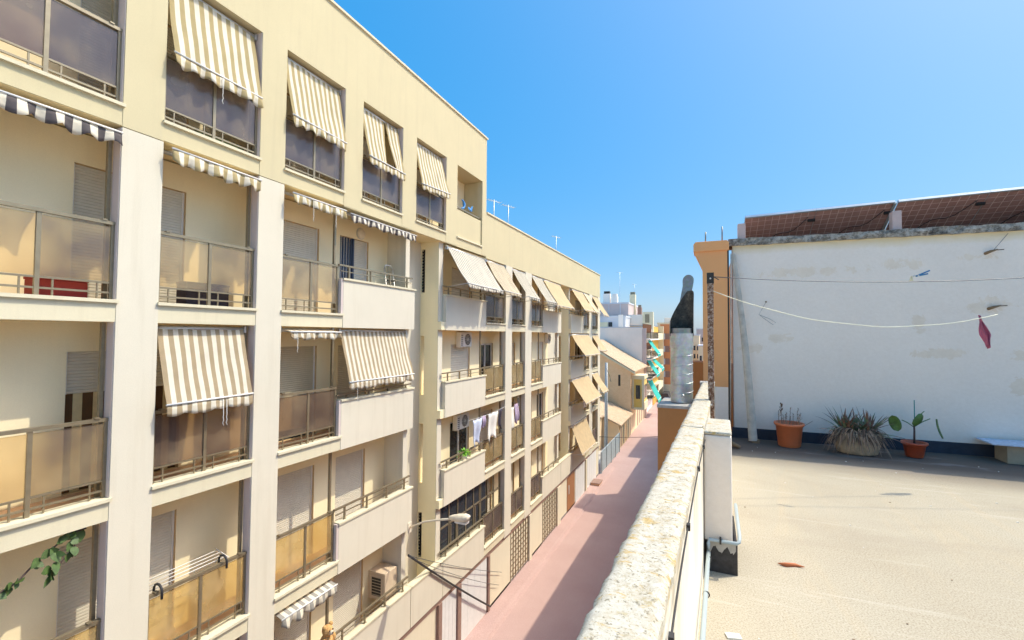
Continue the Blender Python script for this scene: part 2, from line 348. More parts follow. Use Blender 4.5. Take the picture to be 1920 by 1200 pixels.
# ------------------------------------------------------------------ mesh helpers
class MB:
    def __init__(s): s.v = []; s.f = []; s.m = []; s.smooth = []
    def face(s, pts, m=0, sm=False):
        i = len(s.v); s.v += [Vector(p) for p in pts]; s.f.append(tuple(range(i, i+len(pts)))); s.m.append(m); s.smooth.append(sm); return s
    def box(s, x0, x1, y0, y1, z0, z1, m=0):
        i = len(s.v)
        for z in (z0, z1):
            for (x, y) in ((x0, y0), (x1, y0), (x1, y1), (x0, y1)): s.v.append(Vector((x, y, z)))
        for f in ((0, 3, 2, 1), (4, 5, 6, 7), (0, 1, 5, 4), (1, 2, 6, 5), (2, 3, 7, 6), (3, 0, 4, 7)):
            s.f.append(tuple(i+k for k in f)); s.m.append(m); s.smooth.append(False)
        return s
    def prism(s, poly, z0, z1, m=0):
        i = len(s.v); n = len(poly)
        for z in (z0, z1):
            for p in poly: s.v.append(Vector((p[0], p[1], z)))
        fs = [tuple(range(n-1, -1, -1)), tuple(range(n, 2*n))] + [(k, (k+1) % n, n+(k+1) % n, n+k) for k in range(n)]
        for f in fs: s.f.append(tuple(i+k for k in f)); s.m.append(m); s.smooth.append(False)
        return s
    def prism_y(s, poly, y0, y1, m=0):      # polygon in XZ pushed along Y
        i = len(s.v); n = len(poly)
        for y in (y0, y1):
            for p in poly: s.v.append(Vector((p[0], y, p[1])))
        fs = [tuple(range(n)), tuple(range(2*n-1, n-1, -1))] + [(k, n+k, n+(k+1) % n, (k+1) % n) for k in range(n)]
        for f in fs: s.f.append(tuple(i+k for k in f)); s.m.append(m); s.smooth.append(False)
        return s
    def obox(s, c, ax, ay, az, m=0):        # centre and three half-axis vectors
        i = len(s.v); c = Vector(c); ax, ay, az = Vector(ax), Vector(ay), Vector(az)
        for k in (-1, 1):
            for (a, b) in ((-1, -1), (1, -1), (1, 1), (-1, 1)): s.v.append(c+ax*a+ay*b+az*k)
        for f in ((0, 3, 2, 1), (4, 5, 6, 7), (0, 1, 5, 4), (1, 2, 6, 5), (2, 3, 7, 6), (3, 0, 4, 7)):
            s.f.append(tuple(i+k for k in f)); s.m.append(m); s.smooth.append(False)
        return s
    def tube(s, pts, r, n=8, m=0, cap=True):
        pts = [Vector(p) for p in pts]; rs = r if isinstance(r, (list, tuple)) else [r]*len(pts)
        rings = []
        for k, p in enumerate(pts):
            d = (pts[min(k+1, len(pts)-1)] - pts[max(k-1, 0)]).normalized()
            a = Vector((0, 0, 1)) if abs(d.z) < .9 else Vector((1, 0, 0))
            u = d.cross(a).normalized(); w_ = d.cross(u)
            i = len(s.v); rings.append(i)
            for j in range(n):
                t = 2*math.pi*j/n; s.v.append(p + (u*math.cos(t) + w_*math.sin(t))*rs[k])
        for a, b in zip(rings, rings[1:]):
            for j in range(n):
                s.f.append((a+j, a+(j+1) % n, b+(j+1) % n, b+j)); s.m.append(m); s.smooth.append(True)
        if cap:
            s.f.append(tuple(rings[0]+j for j in range(n-1, -1, -1))); s.m.append(m); s.smooth.append(False)
            s.f.append(tuple(rings[-1]+j for j in range(n))); s.m.append(m); s.smooth.append(False)
        return s
    def lathe(s, c, prof, n=28, m=0, sx=1, sy=1):
        rings = []
        for (r, z) in prof:
            rings.append(len(s.v))
            for j in range(n):
                t = 2*math.pi*j/n; s.v.append(Vector((c[0]+r*sx*math.cos(t), c[1]+r*sy*math.sin(t), c[2]+z)))
        for a, b in zip(rings, rings[1:]):
            for j in range(n):
                s.f.append((a+j, a+(j+1) % n, b+(j+1) % n, b+j)); s.m.append(m); s.smooth.append(True)
        return s
    def build(s, name, mats, parent=None, origin=None, bevel=0, thick=0, back=0):
        mats = [mats] if isinstance(mats, str) else mats
        if parent is not None: org = ORG[parent.name]
        elif origin is not None: org = Vector(origin)
        else:
            xs = [p.x for p in s.v]; ys = [p.y for p in s.v]
            org = Vector(((min(xs)+max(xs))/2, (min(ys)+max(ys))/2, min(p.z for p in s.v)))
        me = bpy.data.meshes.new(name); me.from_pydata([tuple(p-org) for p in s.v], [], s.f)
        for k in mats: me.materials.append(M[k])
        for p, mi, sm in zip(me.polygons, s.m, s.smooth): p.material_index = mi; p.use_smooth = sm
        if thick:
            bm_ = bmesh.new(); bm_.from_mesh(me); bmesh.ops.remove_doubles(bm_, verts=bm_.verts, dist=1e-5); bm_.to_mesh(me); bm_.free()
        me.update()
        o = bpy.data.objects.new(name, me); COL.objects.link(o)
        if parent is not None: o.parent = parent
        else: o.location = org
        ORG[o.name] = org
        if bevel:
            b = o.modifiers.new('bevel', 'BEVEL'); b.width = bevel; b.segments = 2; b.limit_method = 'ANGLE'
        if thick:
            b = o.modifiers.new('thickness', 'SOLIDIFY'); b.thickness = thick; b.offset = 0; b.material_offset = back; b.material_offset_rim = back
        return o
ORG = {}
def tag(o, label, cat, group=None, kind=None):
    if label: o['label'] = label
    if cat: o['category'] = cat
    if group: o['group'] = group
    if kind: o['kind'] = kind
    return o
def thing(name, loc, label, cat, group=None):
    o = bpy.data.objects.new(name, None); COL.objects.link(o); o.location = loc; o.empty_display_size = .2
    ORG[o.name] = Vector(loc); return tag(o, label, cat, group)
def struct(name, mb, mat, **kw):
    o = mb.build(name, mat, **kw); o['kind'] = 'structure'; return o
def wallsheet(mb, axis, at, a0, a1, z0, z1, holes, depth, m=0, mr=0):
    """vertical wall with openings and their reveals; axis 'X': plane x=at, a runs along y; depth is signed"""
    holes = [h for h in holes if h[1] > a0 and h[0] < a1]
    A = sorted({a0, a1, *[min(max(v, a0), a1) for h in holes for v in h[:2]]}); Z = sorted({z0, z1, *[min(max(v, z0), z1) for h in holes for v in h[2:4]]})
    P = (lambda a, z, d=0: (at+d, a, z)) if axis == 'X' else (lambda a, z, d=0: (a, at+d, z))
    for i in range(len(A)-1):
        for j in range(len(Z)-1):
            ca, cz = (A[i]+A[i+1])/2, (Z[j]+Z[j+1])/2
            if any(h[0] < ca < h[1] and h[2] < cz < h[3] for h in holes): continue
            mb.face([P(A[i], Z[j]), P(A[i+1], Z[j]), P(A[i+1], Z[j+1]), P(A[i], Z[j+1])], m)
    for (h0, h1, hz0, hz1) in holes:
        for (p, q) in (((h0, hz0), (h1, hz0)), ((h1, hz0), (h1, hz1)), ((h1, hz1), (h0, hz1)), ((h0, hz1), (h0, hz0))):
            mb.face([P(*p), P(*q), P(*q, depth), P(*p, depth)], mr)

# ------------------------------------------------------------------ apartment blocks
FX = -8.35          # street face of the facade
BX = -9.21          # back wall of the balconies
SILL = {0: 14.95, 1: 11.9, 2: 8.9, 3: 5.9, 4: 2.9}
TOP = {0: 17.55, 1: 14.58, 2: 11.56, 3: 8.56, 4: 5.56}

def shutter(parent, y0, y1, z0, z1, mat='shutter_plastic', gap=0.0, pitch=.05, x=BX-.09):
    mb = MB(); z = z1; zb = z0+gap; n = max(3, int((z1-zb)/pitch)); p = (z1-zb)/n
    for k in range(n):
        a = z1-k*p; c = a-p
        mb.face([(x, y0, a), (x, y1, a), (x+.012, y1, a-.12*p), (x+.012, y0, a-.12*p)][::-1])
        mb.face([(x+.012, y0, a-.12*p), (x+.012, y1, a-.12*p), (x+.012, y1, c+.22*p), (x+.012, y0, c+.22*p)][::-1])
        mb.face([(x+.012, y0, c+.22*p), (x+.012, y1, c+.22*p), (x, y1, c), (x, y0, c)][::-1])
    if gap: mb.box(x-.02, x-.012, y0, y1, z0, zb, 1)
    mb.box(x-.03, x-.022, y0, y1, z0, z1, 1)
    mb.box(x-.01, x+.03, y0, y0+.035, z0, z1, 2); mb.box(x-.01, x+.03, y1-.035, y1, z0, z1, 2)
    return mb.build('roller_shutter', [mat, 'dark_glass', 'white_plastic'], parent)

def glass_rail(parent, y0, y1, sill, n=2, gm='amber_frosted_glass'):
    x = FX-.10
    mb = MB(); h = sill+1.20
    mb.box(x-.035, x+.035, y0, y1, h-.05, h)                        # handrail
    for zz in (.27, .12): mb.box(x-.015, x+.015, y0, y1, sill+zz-.028, sill+zz)
    ys = [y0+.03+(y1-y0-.06)*k/n for k in range(n+1)]
    for yy in ys: mb.box(x-.022, x+.022, yy-.026, yy+.026, sill+.0, h-.05)
    for k in range(n):
        for t in (.2, .8):
            yy = ys[k]+(ys[k+1]-ys[k])*t; mb.box(x-.01, x+.01, yy-.01, yy+.01, sill, sill+.24)
    for yy in (ys[0]+.12, ys[-1]-.12): mb.box(x-.03, x+.05, yy-.03, yy+.03, h, h+.022)
    o = mb.build('balcony_railing', 'bronze_metal', parent)
    for k in range(n):
        g = MB().box(x-.006, x+.006, ys[k]+.03, ys[k+1]-.03, sill+.275, sill+1.12)
        g.build('glass_panel', gm, o)
    return o

def solid_front(parent, y0, y1, sill, rail=True, wrap=True, x=None, low=None, hr=.30):
    x = FX+.008 if x is None else x
    mb = MB(); zt = sill+.84; zb = sill-.345 if low is None else low
    mb.box(x-.15, x, y0, y1, zb, zt)
    o = mb.build('balcony_parapet', 'white_paint', parent)
    MB().box(x-.19, x+.035, y0-.02, y1+.03, zt, zt+.05).build('coping', 'beam_paint', o)
    if rail:
        r = MB(); z = sill+.89+hr
        r.box(x-.10, x-.04, y0-.1, y1-.05, z-.04, z)
        n = max(2, int((y1-y0)/.85))
        for k in range(n+1):
            yy = y0+.25+(y1-y0-.55)*k/n; r.box(x-.09, x-.05, yy-.02, yy+.02, zt+.05, z-.04); r.box(x-.10, x-.04, yy-.045, yy+.045, zt+.05, zt+.06)
        if hr > .25: r.box(x-.08, x-.06, y0-.05, y1-.1, z-.17, z-.15)
        r.build('handrail', 'bronze_metal', o)
    return o

def slab(parent, y0, y1, sill, mat, spans):
    mb = MB()
    mb.box(BX-.35, FX-.004, y0, y1, sill-.34, sill-.05)
    o = mb.build('balcony_slab', mat, parent)
    MB().box(BX, FX-.24, y0, y1, sill-.05, sill-.035).build('floor_tiles', 'terracotta_tile', o)
    MB().box(BX-.3, FX-.03, y0+.01, y1-.01, sill-.347, sill-.341).build('ceiling', 'ceiling_paint', o)
    c = MB()
    for (a, b) in spans: c.box(FX-.24, FX+.045, a-.02, b+.02, sill-.05, sill)
    c.build('sill', 'beam_paint', o)
    return o

# ---- block A (tall, cream attic storey)
A = thing('apartment_building', (-12, 6, 0), 'tall pale apartment block nearest on the left with a cream attic storey and tan awnings', 'building', 'apartment blocks on the left of the street')
A0, A1 = -2.2, 11.6
PIL_UP = [(-.6, -.02), (1.62, 2.2), (3.95, 4.53), (6.29, 6.88), (8.60, 9.24), (10.93, 11.62), (13.36, 14.1), (16.06, 16.42)]
PIL_LO = [(-.6, -.02), (1.62, 2.2), (3.95, 4.53), (6.29, 6.88)]
mb = MB()
mb.box(-12, FX, A0, 16.42, 17.55, 19.40)                              # blank attic wall over the openings
for a, b in PIL_UP: mb.box(FX-.24, FX+.004, a, b, 14.60, 17.55)
mb.box(FX-.24, FX+.004, A0, -.6, 14.60, 17.55); mb.box(-12, FX-.245, 16.12, 16.42, 14.91, 17.55)
mb.box(-16, FX-.002, 8.62, 16.42, 14.58, 14.90)                       # floor beam over the recess and the next block
mb.build('attic_wall', 'cream_paint', A)
mb = MB(); mb.box(-12, FX+.045, A0, 16.47, 19.40, 19.46); mb.build('roof_coping', 'beam_paint', A)
for a, b in PIL_LO: MB().box(FX-.20, FX+.004, a, b, 0, 14.585).build('pillar', 'white_paint', A)
MB().box(FX-.24, FX+.004, A0, -.6, 0, 14.585).build('pillar', 'white_paint', A)
LS = [(-.02, 1.62), (2.2, 3.95), (4.53, 6.29), (6.88, 8.63)]
slab(A, A0, 16.40, 14.95, 'cream_paint', [(-.02, 1.62), (2.2, 3.95), (4.53, 6.29), (6.88, 8.6), (9.24, 10.93), (11.62, 13.36), (14.1, 16.06)])
for lv in (1, 2, 3, 4):
    slab(A, A0, A1-.05, SILL[lv], 'beam_paint' if lv > 0 else 'cream_paint', LS)
DOORS_A = [(.5, 2.2), (3.74, 5.42), (6.97, 8.66), (9.38, 10.50)]
for lv in range(5):
    fl = SILL[lv]-.03; zt = TOP[lv]; y1 = 16.1 if lv == 0 else A1-.2
    D = list(DOORS_A) + ([(12.0, 13.4)] if lv == 0 else [])
    mb = MB(); wallsheet(mb, 'X', BX, A0, y1, fl-.02, zt, [(a, b, fl, fl+2.22) for a, b in D], -.12, 0, 1)
    mb.build('balcony_wall', ['balcony_wall_paint', 'reveal_paint'], A)
    for k, (a, b) in enumerate(D):
        mt = 'shutter_tan' if (lv, k) in ((2, 2),) else 'shutter_plastic'
        if (lv, k) == (2, 1): # half raised; striped curtain behind
            shutter(A, a, b, fl+1.55, fl+2.22, mt)
            cu = MB(); yy = a
            j = 0
            while yy < b:
                cu.face([(BX-.11+.02*(j % 2), yy, fl), (BX-.11+.02*((j+1) % 2), min(b, yy+.13), fl), (BX-.11+.02*((j+1) % 2), min(b, yy+.13), fl+1.55), (BX-.11+.02*(j % 2), yy, fl+1.55)], j % 2); yy += .13; j += 1
            cu.build('curtain', ['curtain_stripe_dark', 'curtain_stripe_pale'], A)
        elif (lv, k) == (1, 3): # half door with dark vertical bars
            shutter(A, (a+b)/2, b, fl, fl+2.22, mt)
            g = MB(); g.box(BX-.13, BX-.12, a, (a+b)/2, fl, fl+2.22, 1)
            for q in range(6): yy = a+.03+q*.1; g.box(BX-.06, BX-.03, yy, yy+.035, fl, fl+2.2, 0)
            g.box(BX-.07, BX-.02, (a+b)/2-.06, (a+b)/2, fl, fl+2.22, 0)
            g.build('barred_door', ['navy_metal', 'white_plastic'], A)
        else: shutter(A, a, b, fl, fl+2.22, mt, .22 if (lv, k) == (2, 2) else 0)
# end walls, recess
mb = MB()
for lv in (1, 2, 3, 4): mb.box(BX, FX-.16, A1-.25, A1-.05, SILL[lv]-.05, TOP[lv]-.002)
mb.build('end_wall', 'white_paint', A)
mb = MB(); mb.box(BX-.2, BX-.002, A1-.3, 13.2, 2.0, 14.575); mb.build('recess_wall', 'white_paint', A)
mb = MB(); mb.box(BX, FX-.03, A1-.04, 13.40, 14.572, 14.578); mb.build('recess_ceiling', 'ceiling_paint', A)
MB().box(-16, BX-.36, A0, 16.2, 0, 17.5).build('core', 'far_cream', A)
# rails, parapets, posts
for (a, b) in ((-.02, 1.62), (2.2, 3.95), (4.53, 6.29), (6.88, 8.60), (9.24, 10.93), (11.62, 13.36)): glass_rail(A, a, b, 14.95, gm='mauve_frosted_glass')
mb = MB(); mb.box(FX-.13, FX-.07, 14.1, 16.06, 16.02, 16.07); mb.box(FX-.15, FX-.05, 14.1, 16.06, 14.95, 15.95, 1); mb.build('low_railing', ['bronze_metal', 'cream_paint'], A)
for lv in (1, 2, 3, 4):
    for (a, b) in ((-.02, 1.62), (2.2, 3.95), (4.53, 6.29), (6.88, 8.56)): glass_rail(A, a, b, SILL[lv], gm=['', 'tan_frosted_glass', 'brown_frosted_glass' if a > 4 else 'tan_frosted_glass', 'amber_frosted_glass', 'amber_frosted_glass'][lv])
    solid_front(A, 8.64, A1, SILL[lv], hr=.34 if lv in (1, 3, 4) else .12)
    MB().box(FX-.2, FX+.004, 8.57, 8.637, SILL[lv]-.0, SILL[lv]+.86).build('parapet_return', 'jamb_paint', A)
for lv in range(5):
    spans = [3.95, 6.29, 8.60, 10.93, 13.36] if lv == 0 else [3.95, 6.29, 8.60]
    for y in spans:
        MB().box(FX-.26, FX-.20, y-.075, y-.025, SILL[lv]+.0, TOP[lv]-.002).build('awning_post', 'bronze_metal', A)
    for y in ([3.95, 6.29, 8.60, 10.93, 13.36] if lv == 0 else [3.95, 6.29]):
        MB().box(FX-.205, FX-.012, y-.012, y-.001, SILL[lv], TOP[lv]-.002).build('jamb_lining', 'jamb_paint', A)
# first-floor band carried across the recess
solid_front(A, A1+.03, 13.40, 2.9, rail=False)
mb = MB(); mb.box(BX, FX-.14, A1-.05, 13.4, 2.56, 2.85); mb.build('recess_terrace', 'beam_paint', A)

# ---- block B (lower, same style)
B = thing('apartment_building', (-12, 25, 0), 'lower pale apartment block adjoining the tall one, its balconies shaded by angled awnings', 'building', 'apartment blocks on the left of the street')
B1 = 37.2
mb = MB()
mb.box(-11.5, FX, 16.425, B1, 14.52, 16.36)
mb.build('upper_wall', 'cream_paint', B)
MB().box(-11.5, FX+.045, 16.48, B1+.04, 16.36, 16.42).build('roof_coping', 'beam_paint', B)
mb = MB()
PIL_B = [(18.41, 19.12), (20.76, 21.6), (33.6, 34.55), (36.42, B1)]
for a, b in PIL_B: MB().box(FX-.22, FX+.004, a, b, 2.5, 14.519).build('pillar', 'white_paint', B)
mb.box(-11.5, FX-.23, B1-.25, B1-.002, 0, 14.519)
mb.build('gable_wall', 'white_paint', B)
for lv in (1, 2, 3, 4):
    for a, b in ((13.17, 13.44), (26.3, 26.6), (28.72, 29.0)): MB().box(FX-.30, FX-.145, a, b, SILL[lv]-.05, TOP[lv]-.002).build('end_column', 'white_paint', B)
# yellow side walls with slots
for y, cap in ((13.15, 14.575), (28.70, 14.519)):
    hs_ = [(BX+.02, BX+.17, SILL[lv]+(.95 if lv in (1, 4) else .42), SILL[lv]+2.45) for lv in (1, 2, 3, 4)]
    mb = MB(); wallsheet(mb, 'Y', y, BX-.1, FX-.15, 1.9, cap, hs_, .2)
    wallsheet(mb, 'Y', y+.2, BX-.1, FX-.31, 1.9, cap, hs_, -.0)
    for lv in (1, 2, 3, 4): mb.box(FX-.152, FX-.01, y, y+.26, SILL[lv]-.34, SILL[lv]-.06)
    mb.build('side_wall', 'recess_paint', B)
mb = MB()
for lv in (1, 4):
    mb = MB()
    for k in range(14): z = SILL[lv]+.98+k*.104; mb.box(BX+.02, BX+.17, 13.2, 13.262, z, z+.05)
    mb.box(BX+.02, BX+.17, 13.261, 13.28, SILL[lv]+.95, SILL[lv]+2.45)
    mb.build('louvre', 'dark_metal', B)
MB().box(BX-.2, BX-.002, 26.6, 28.72, 2.0, 14.515).build('recess_wall', 'white_paint', B)
LB = [(16.5, 18.41), (19.12, 20.76), (21.6, 23.3), (32.0, 33.6), (34.55, 36.42)]
DOORS_B = [(15.2, 16.7), (17.55, 18.9), (20.3, 21.5), (22.9, 23.9), (24.7, 25.8), (30.0, 31.4), (32.8, 34.4), (35.3, 36.4)]
for lv in (1, 2, 3, 4):
    for (a, b, sp) in ((13.36, 26.6, LB[:3]), (28.9, B1-.26, LB[3:])):
        slab(B, a, b, SILL[lv], 'beam_paint', sp)
        fl = SILL[lv]-.03
        D = [d for d in DOORS_B if a < d[0] and d[1] < b+.5]
        D = [(p, min(q, b-.05)) for p, q in D]
        mb = MB(); wallsheet(mb, 'X', BX, a, b, fl-.02, TOP[lv], [(p, q, fl, fl+2.15) for p, q in D], -.12, 0, 1)
        mb.build('balcony_wall', ['balcony_wall_paint', 'reveal_paint'], B)
        for k, (p, q) in enumerate(D):
            if (k+lv) % 4 == 3: # open door: dark glass
                g = MB(); g.box(BX-.12, BX-.10, p, q, fl, fl+2.15, 1); g.box(BX-.1, BX-.06, p, p+.06, fl, fl+2.15); g.box(BX-.1, BX-.06, q-.06, q, fl, fl+2.15); g.box(BX-.1, BX-.06, (p+q)/2-.04, (p+q)/2+.04, fl, fl+2.15); g.box(BX-.1, BX-.06, p, q, fl+2.08, fl+2.15)
                g.build('balcony_door', ['white_plastic', 'dark_glass'], B)
            else: shutter(B, p, q, fl, fl+2.15, pitch=.09)
    for (a, b) in LB: glass_rail(B, a+.02, b-.02, SILL[lv], gm=['', 'mauve_frosted_glass', 'amber_frosted_glass', 'amber_frosted_glass', 'brown_frosted_glass'][lv])
    solid_front(B, 13.43, 16.48, SILL[lv], hr=.30)
    solid_front(B, 23.32, 26.6, SILL[lv], hr=.30)
    solid_front(B, 28.72, 31.95, SILL[lv], hr=.25)
    for y in (16.45, 18.38, 20.73, 23.28): MB().box(FX-.26, FX-.20, y-.05, y, SILL[lv], TOP[lv]-.002).build('awning_post', 'bronze_metal', B)
for lv, top in ((1, 14.52),):
    MB().box(FX-.55, FX-.05, 13.44, B1-.3, 14.50, 14.517).build('top_ceiling', 'ceiling_paint', B)
solid_front(B, 26.63, 28.69, 2.9, rail=False)
MB().box(BX, FX-.14, 26.6, 28.9, 2.56, 2.85).build('recess_terrace', 'beam_paint', B)
MB().box(-15, BX-.36, 13.2, B1-.26, 0, 14.51).build('core', 'far_cream', B)
# bay glazed in with bronze window frames, first floor
wf = MB(); x = FX-.22
for z in (3.82, 4.72, 5.5): wf.box(x-.03, x+.03, 13.5, 18.38, z-.03, z+.03)
for k in range(9): y = 13.5+k*(18.34-13.5)/8; wf.box(x-.03, x+.03, y-.03, y+.03, 3.79, 5.53)
for k in (1, 4): y = 13.5+k*(18.34-13.5)/8; wf.box(x-.01, x+.045, y+.08, y+.52, 3.9, 3.96); wf.box(x-.01, x+.045, y+.08, y+.14, 3.9, 4.66); wf.box(x-.01, x+.045, y+.46, y+.52, 3.9, 4.66)
wfo = wf.build('window_frame', 'bronze_metal', B)
MB().box(x-.006, x+.006, 13.5, 17.0, 3.85, 5.5).build('window_pane', 'dark_glass', wfo)

# ---- ground floor of both blocks
G = -8.47
def ground(parent, y0, y1, items):
    mb = MB(); mb.box(-15, G, y0, y1, 0, 2.55); mb.build('ground_floor_wall', 'shop_cream', parent)
    MB().box(G, FX-.06, y0, y1, 2.36, 2.55).build('fascia', 'fascia_brown', parent)
    MB().box(G, G+.03, y0, y1, 0, .22).build('plinth', 'plinth_grey', parent)
    for kind, a, b in items:
        if kind == 'pilaster': MB().box(G, G+.10, a, b, 0.0, 2.359).build('pilaster', 'fascia_brown' if b-a < .3 else 'shop_cream', parent)
        elif kind == 'white': 
            m_ = MB().box(G-.01, G+.035, a, b, .05, 2.358)
            for k in range(1, 4): yy = a+(b-a)*k/4; m_.box(G+.035, G+.04, yy-.012, yy+.012, .05, 2.35)
            m_.build('garage_door', 'door_white', parent)
        elif kind == 'cream': MB().box(G-.01, G+.03, a, b, .0, 2.358).build('panel', 'shop_cream', parent)
        elif kind == 'brown': 
            d = MB().box(G-.01, G+.03, a, b, .0, 2.358).build('door', 'door_brown', parent)
            MB().box(G+.03, G+.045, a+.25, a+.45, 1.2, 1.75).build('door_light', 'pale_metal', d)
        elif kind == 'grille':
            m_ = MB(); m_.box(G-.02, G+.01, a, b, 0, 2.178, 1)
            n = int((b-a)/.28)
            for k in range(n+1): yy = a+(b-a)*k/n; m_.box(G+.01, G+.045, yy-.02, yy+.02, 0, 2.35)
            for k in range(9): m_.box(G+.01, G+.03, a, b, .05+k*.25, .1+k*.25)
            m_.build('metal_gate', ['bronze_metal', 'shop_cream'], parent)
ground(A, A0, 13.2, [('cream', 11.3, 12.9)])
ground(B, 13.2, B1, [('pilaster', 13.25, 13.45), ('white', 13.5, 14.5), ('pilaster', 14.52, 14.75), ('white', 14.8, 16.9), ('pilaster', 16.95, 17.1), ('cream', 17.15, 19.3), ('grille', 19.35, 21.5), ('pilaster', 21.55, 21.9), ('cream', 22.0, 23.6), ('grille', 23.65, 26.0), ('pilaster', 26.1, 26.7), ('brown', 28.3, 30.0), ('white', 30.2, 32.6), ('pilaster', 32.8, 33.1), ('white', 33.4, 36.2)])

# ------------------------------------------------------------------ awnings
AG = 'awnings on the apartment blocks'
def awning(label, y0, y1, ztop, proj, zbar, c1, c2, n, val=.19, x=FX, tear=None, cords=(), seed=0, sag=.02, arms=True, skew=0.0, dz=.0):
    rec = .19 if y1 < 13.4 else .07
    rr = random.Random(seed+int(y0*100)+int(ztop*10))
    t = thing('awning', (x, (y0+y1)/2, ztop), label, 'awning', AG)
    xt = x-rec; rows = 9
    roller = MB().tube([(xt, y0+.03, ztop-.06), (xt, y1-.03, ztop-.06)], .045, 8)
    for y in (y0+.03, y1-.03): roller.box(xt-.06, xt+.06, y-.02, y+.02, ztop-.13, ztop-.005)
    roller.build('roller', 'pale_metal', t)
    cols = 2*n+1
    def P(u, v):   # u along the width, v from roller to bar
        y = y0+.06+(y1-y0-.12)*u
        pr = proj*(1+skew*(u-.5)); zb = zbar+dz*(u-.5)
        s = sag*math.sin(math.pi*v)*(1+.5*math.sin(9*u+seed))+(.007*math.sin(23*u+3*v+seed)*v+.006*math.sin(11*v+5*u+seed*2))*(1 if sag else 0)
        return Vector((xt+.03+(x+pr-xt-.03)*v-s*.5+.006*math.sin(17*u+5*v+seed), y, ztop-.05+(zb-ztop+.05)*v-s))
    fb = MB()
    for k in range(cols):
        for j in range(rows):
            u0_, u1_ = k/cols, (k+1)/cols; v0, v1 = j/rows, (j+1)/rows
            def TR(u, v):
                p = P(u, v)
                if tear and v > .12:
                    w_ = tear[1]*max(0, (v-.12)/.88); d = u-tear[0]
                    if abs(d) < .25: p.y += math.copysign(w_*(1-abs(d)/.25), d if d != 0 else 1)
                return p
            if tear and u0_ < tear[0] <= u1_: continue
            fb.face([TR(u0_, v0), TR(u1_, v0), TR(u1_, v1), TR(u0_, v1)], k % 2, False)
    fb.build('fabric', [c1, c2], t, thick=.003)
    vb = MB(); sub = 3 if n < 12 else 2
    tot = cols*sub
    def V(i, v):
        u = i/tot; p = P(u, 1.0)
        fold = .030*math.sin(u*tot*.55+seed)+.020*math.sin(u*31+seed*2)
        h = val*(.76+.24*abs(math.sin(math.pi*u*(n+.5)*.62))+.07*math.sin(u*13+seed)+.05*math.sin(u*37+seed*3))
        return Vector((p.x+fold*v+.01*v, p.y+.008*math.sin(u*40)*v, p.z-.015-h*v))
    for i in range(tot):
        for j in range(3):
            vb.face([V(i, j/3), V(i+1, j/3), V(i+1, (j+1)/3), V(i, (j+1)/3)], (i//sub) % 2, True)
    vb.build('valance', [c1, c2], t, thick=.003)
    a, b = P(0, 1), P(1, 1)
    MB().tube([a+Vector((.006, -.012, 0)), b+Vector((.006, .012, 0))], .016, 8).build('front_bar', 'white_plastic', t)
    if arms and proj > .5:
        for p, y in ((a, y0+.05), (b, y1-.05)):
            MB().tube([(x-(.03 if proj < .5 else .09), y, p.z+(.30 if proj < .5 else -.10)), (p.x, p.y, p.z)], .013, 6).build('arm', 'pale_metal', t)
    for u in cords:
        p = P(u, 1); pts = [p+Vector((.02, .02*math.sin(3*k), -.05-val-k*.05)) for k in range(6)]
        MB().tube([p+Vector((.01, 0, -.02))]+pts, .006, 5).build('pull_cord', 'white_cloth', t)
    return t
tw = ('stripe_tan', 'stripe_white')
awning('wide tan and white striped awning lowered over the leftmost fully visible attic opening', 4.53, 6.27, 17.53, .13, 16.12, *tw, 9, seed=1, cords=(.5,), val=.2)
awning('tan and white striped awning lowered over the second attic opening from the left', 6.88, 8.58, 17.53, .14, 16.12, *tw, 10, seed=2, val=.2)
awning('tan and white striped awning with a torn triangular gap in the attic storey', 9.26, 10.91, 17.53, .15, 16.10, *tw, 9, seed=3, tear=(.62, .20), val=.2)
awning('crooked tan and white striped awning over the last curtained attic opening before the open loggia', 11.64, 13.34, 17.53, .18, 16.15, *tw, 9, seed=4, skew=.2, dz=.1, val=.17)
awning('rolled up dark grey and white striped awning at the left picture edge under the attic', 2.2, 3.93, 14.56, .14, 14.44, 'stripe_grey', 'stripe_white', 8, seed=5, val=.21, sag=0)
awning('rolled up tan striped awning with drooping valance between the two nearest pillars', 4.53, 6.27, 14.56, .16, 14.46, *tw, 9, seed=6, val=.24, sag=0, dz=-.03)
awning('rolled up tan striped awning with hanging cords beside the dark striped one', 6.9, 8.56, 14.56, .18, 14.42, *tw, 9, seed=7, val=.2, sag=0, cords=(.35, .78))
awning('rolled up dark grey and white striped awning above the white balcony with a barred door', 8.62, 11.5, 14.56, .16, 14.40, 'stripe_grey', 'stripe_white', 15, seed=8, val=.18, sag=0)
awning('large brown and white striped awning hanging low between the two nearest white pillars', 4.55, 6.2, 11.54, .17, 10.22, 'stripe_brown', 'stripe_white', 9, seed=9, val=.2, cords=(.62, .66), dz=.03)
awning('rolled up brown and white awning scrap above the half shut brown shutter', 6.95, 8.5, 11.54, .14, 11.44, 'stripe_brown', 'stripe_white', 8, seed=10, val=.16, sag=0, cords=(.12,))
awning('finely striped tan awning lowered to the parapet of the white balcony', 8.66, 11.42, 11.54, .19, 10.22, 'stripe_brown', 'stripe_white', 16, seed=11, val=.2, cords=(.1,))
awning('rolled up white scalloped awning above the lowest near glass balcony', 6.92, 8.55, 5.54, .12, 5.42, 'stripe_slate', 'stripe_white', 8, seed=12, val=.2, sag=0)
sw = ('stripe_slate', 'stripe_white')
awning('long finely striped grey awning tilted out over the first white balcony of the lower block', 13.48, 16.42, 14.5, .80, 13.15, *sw, 20, seed=13, val=.13, sag=.03)
awning('finely striped awning tilted out next to the long grey striped one', 16.48, 18.36, 14.5, .80, 13.17, 'stripe_brown', 'canvas_pale', 13, seed=14, val=.13, sag=.03)
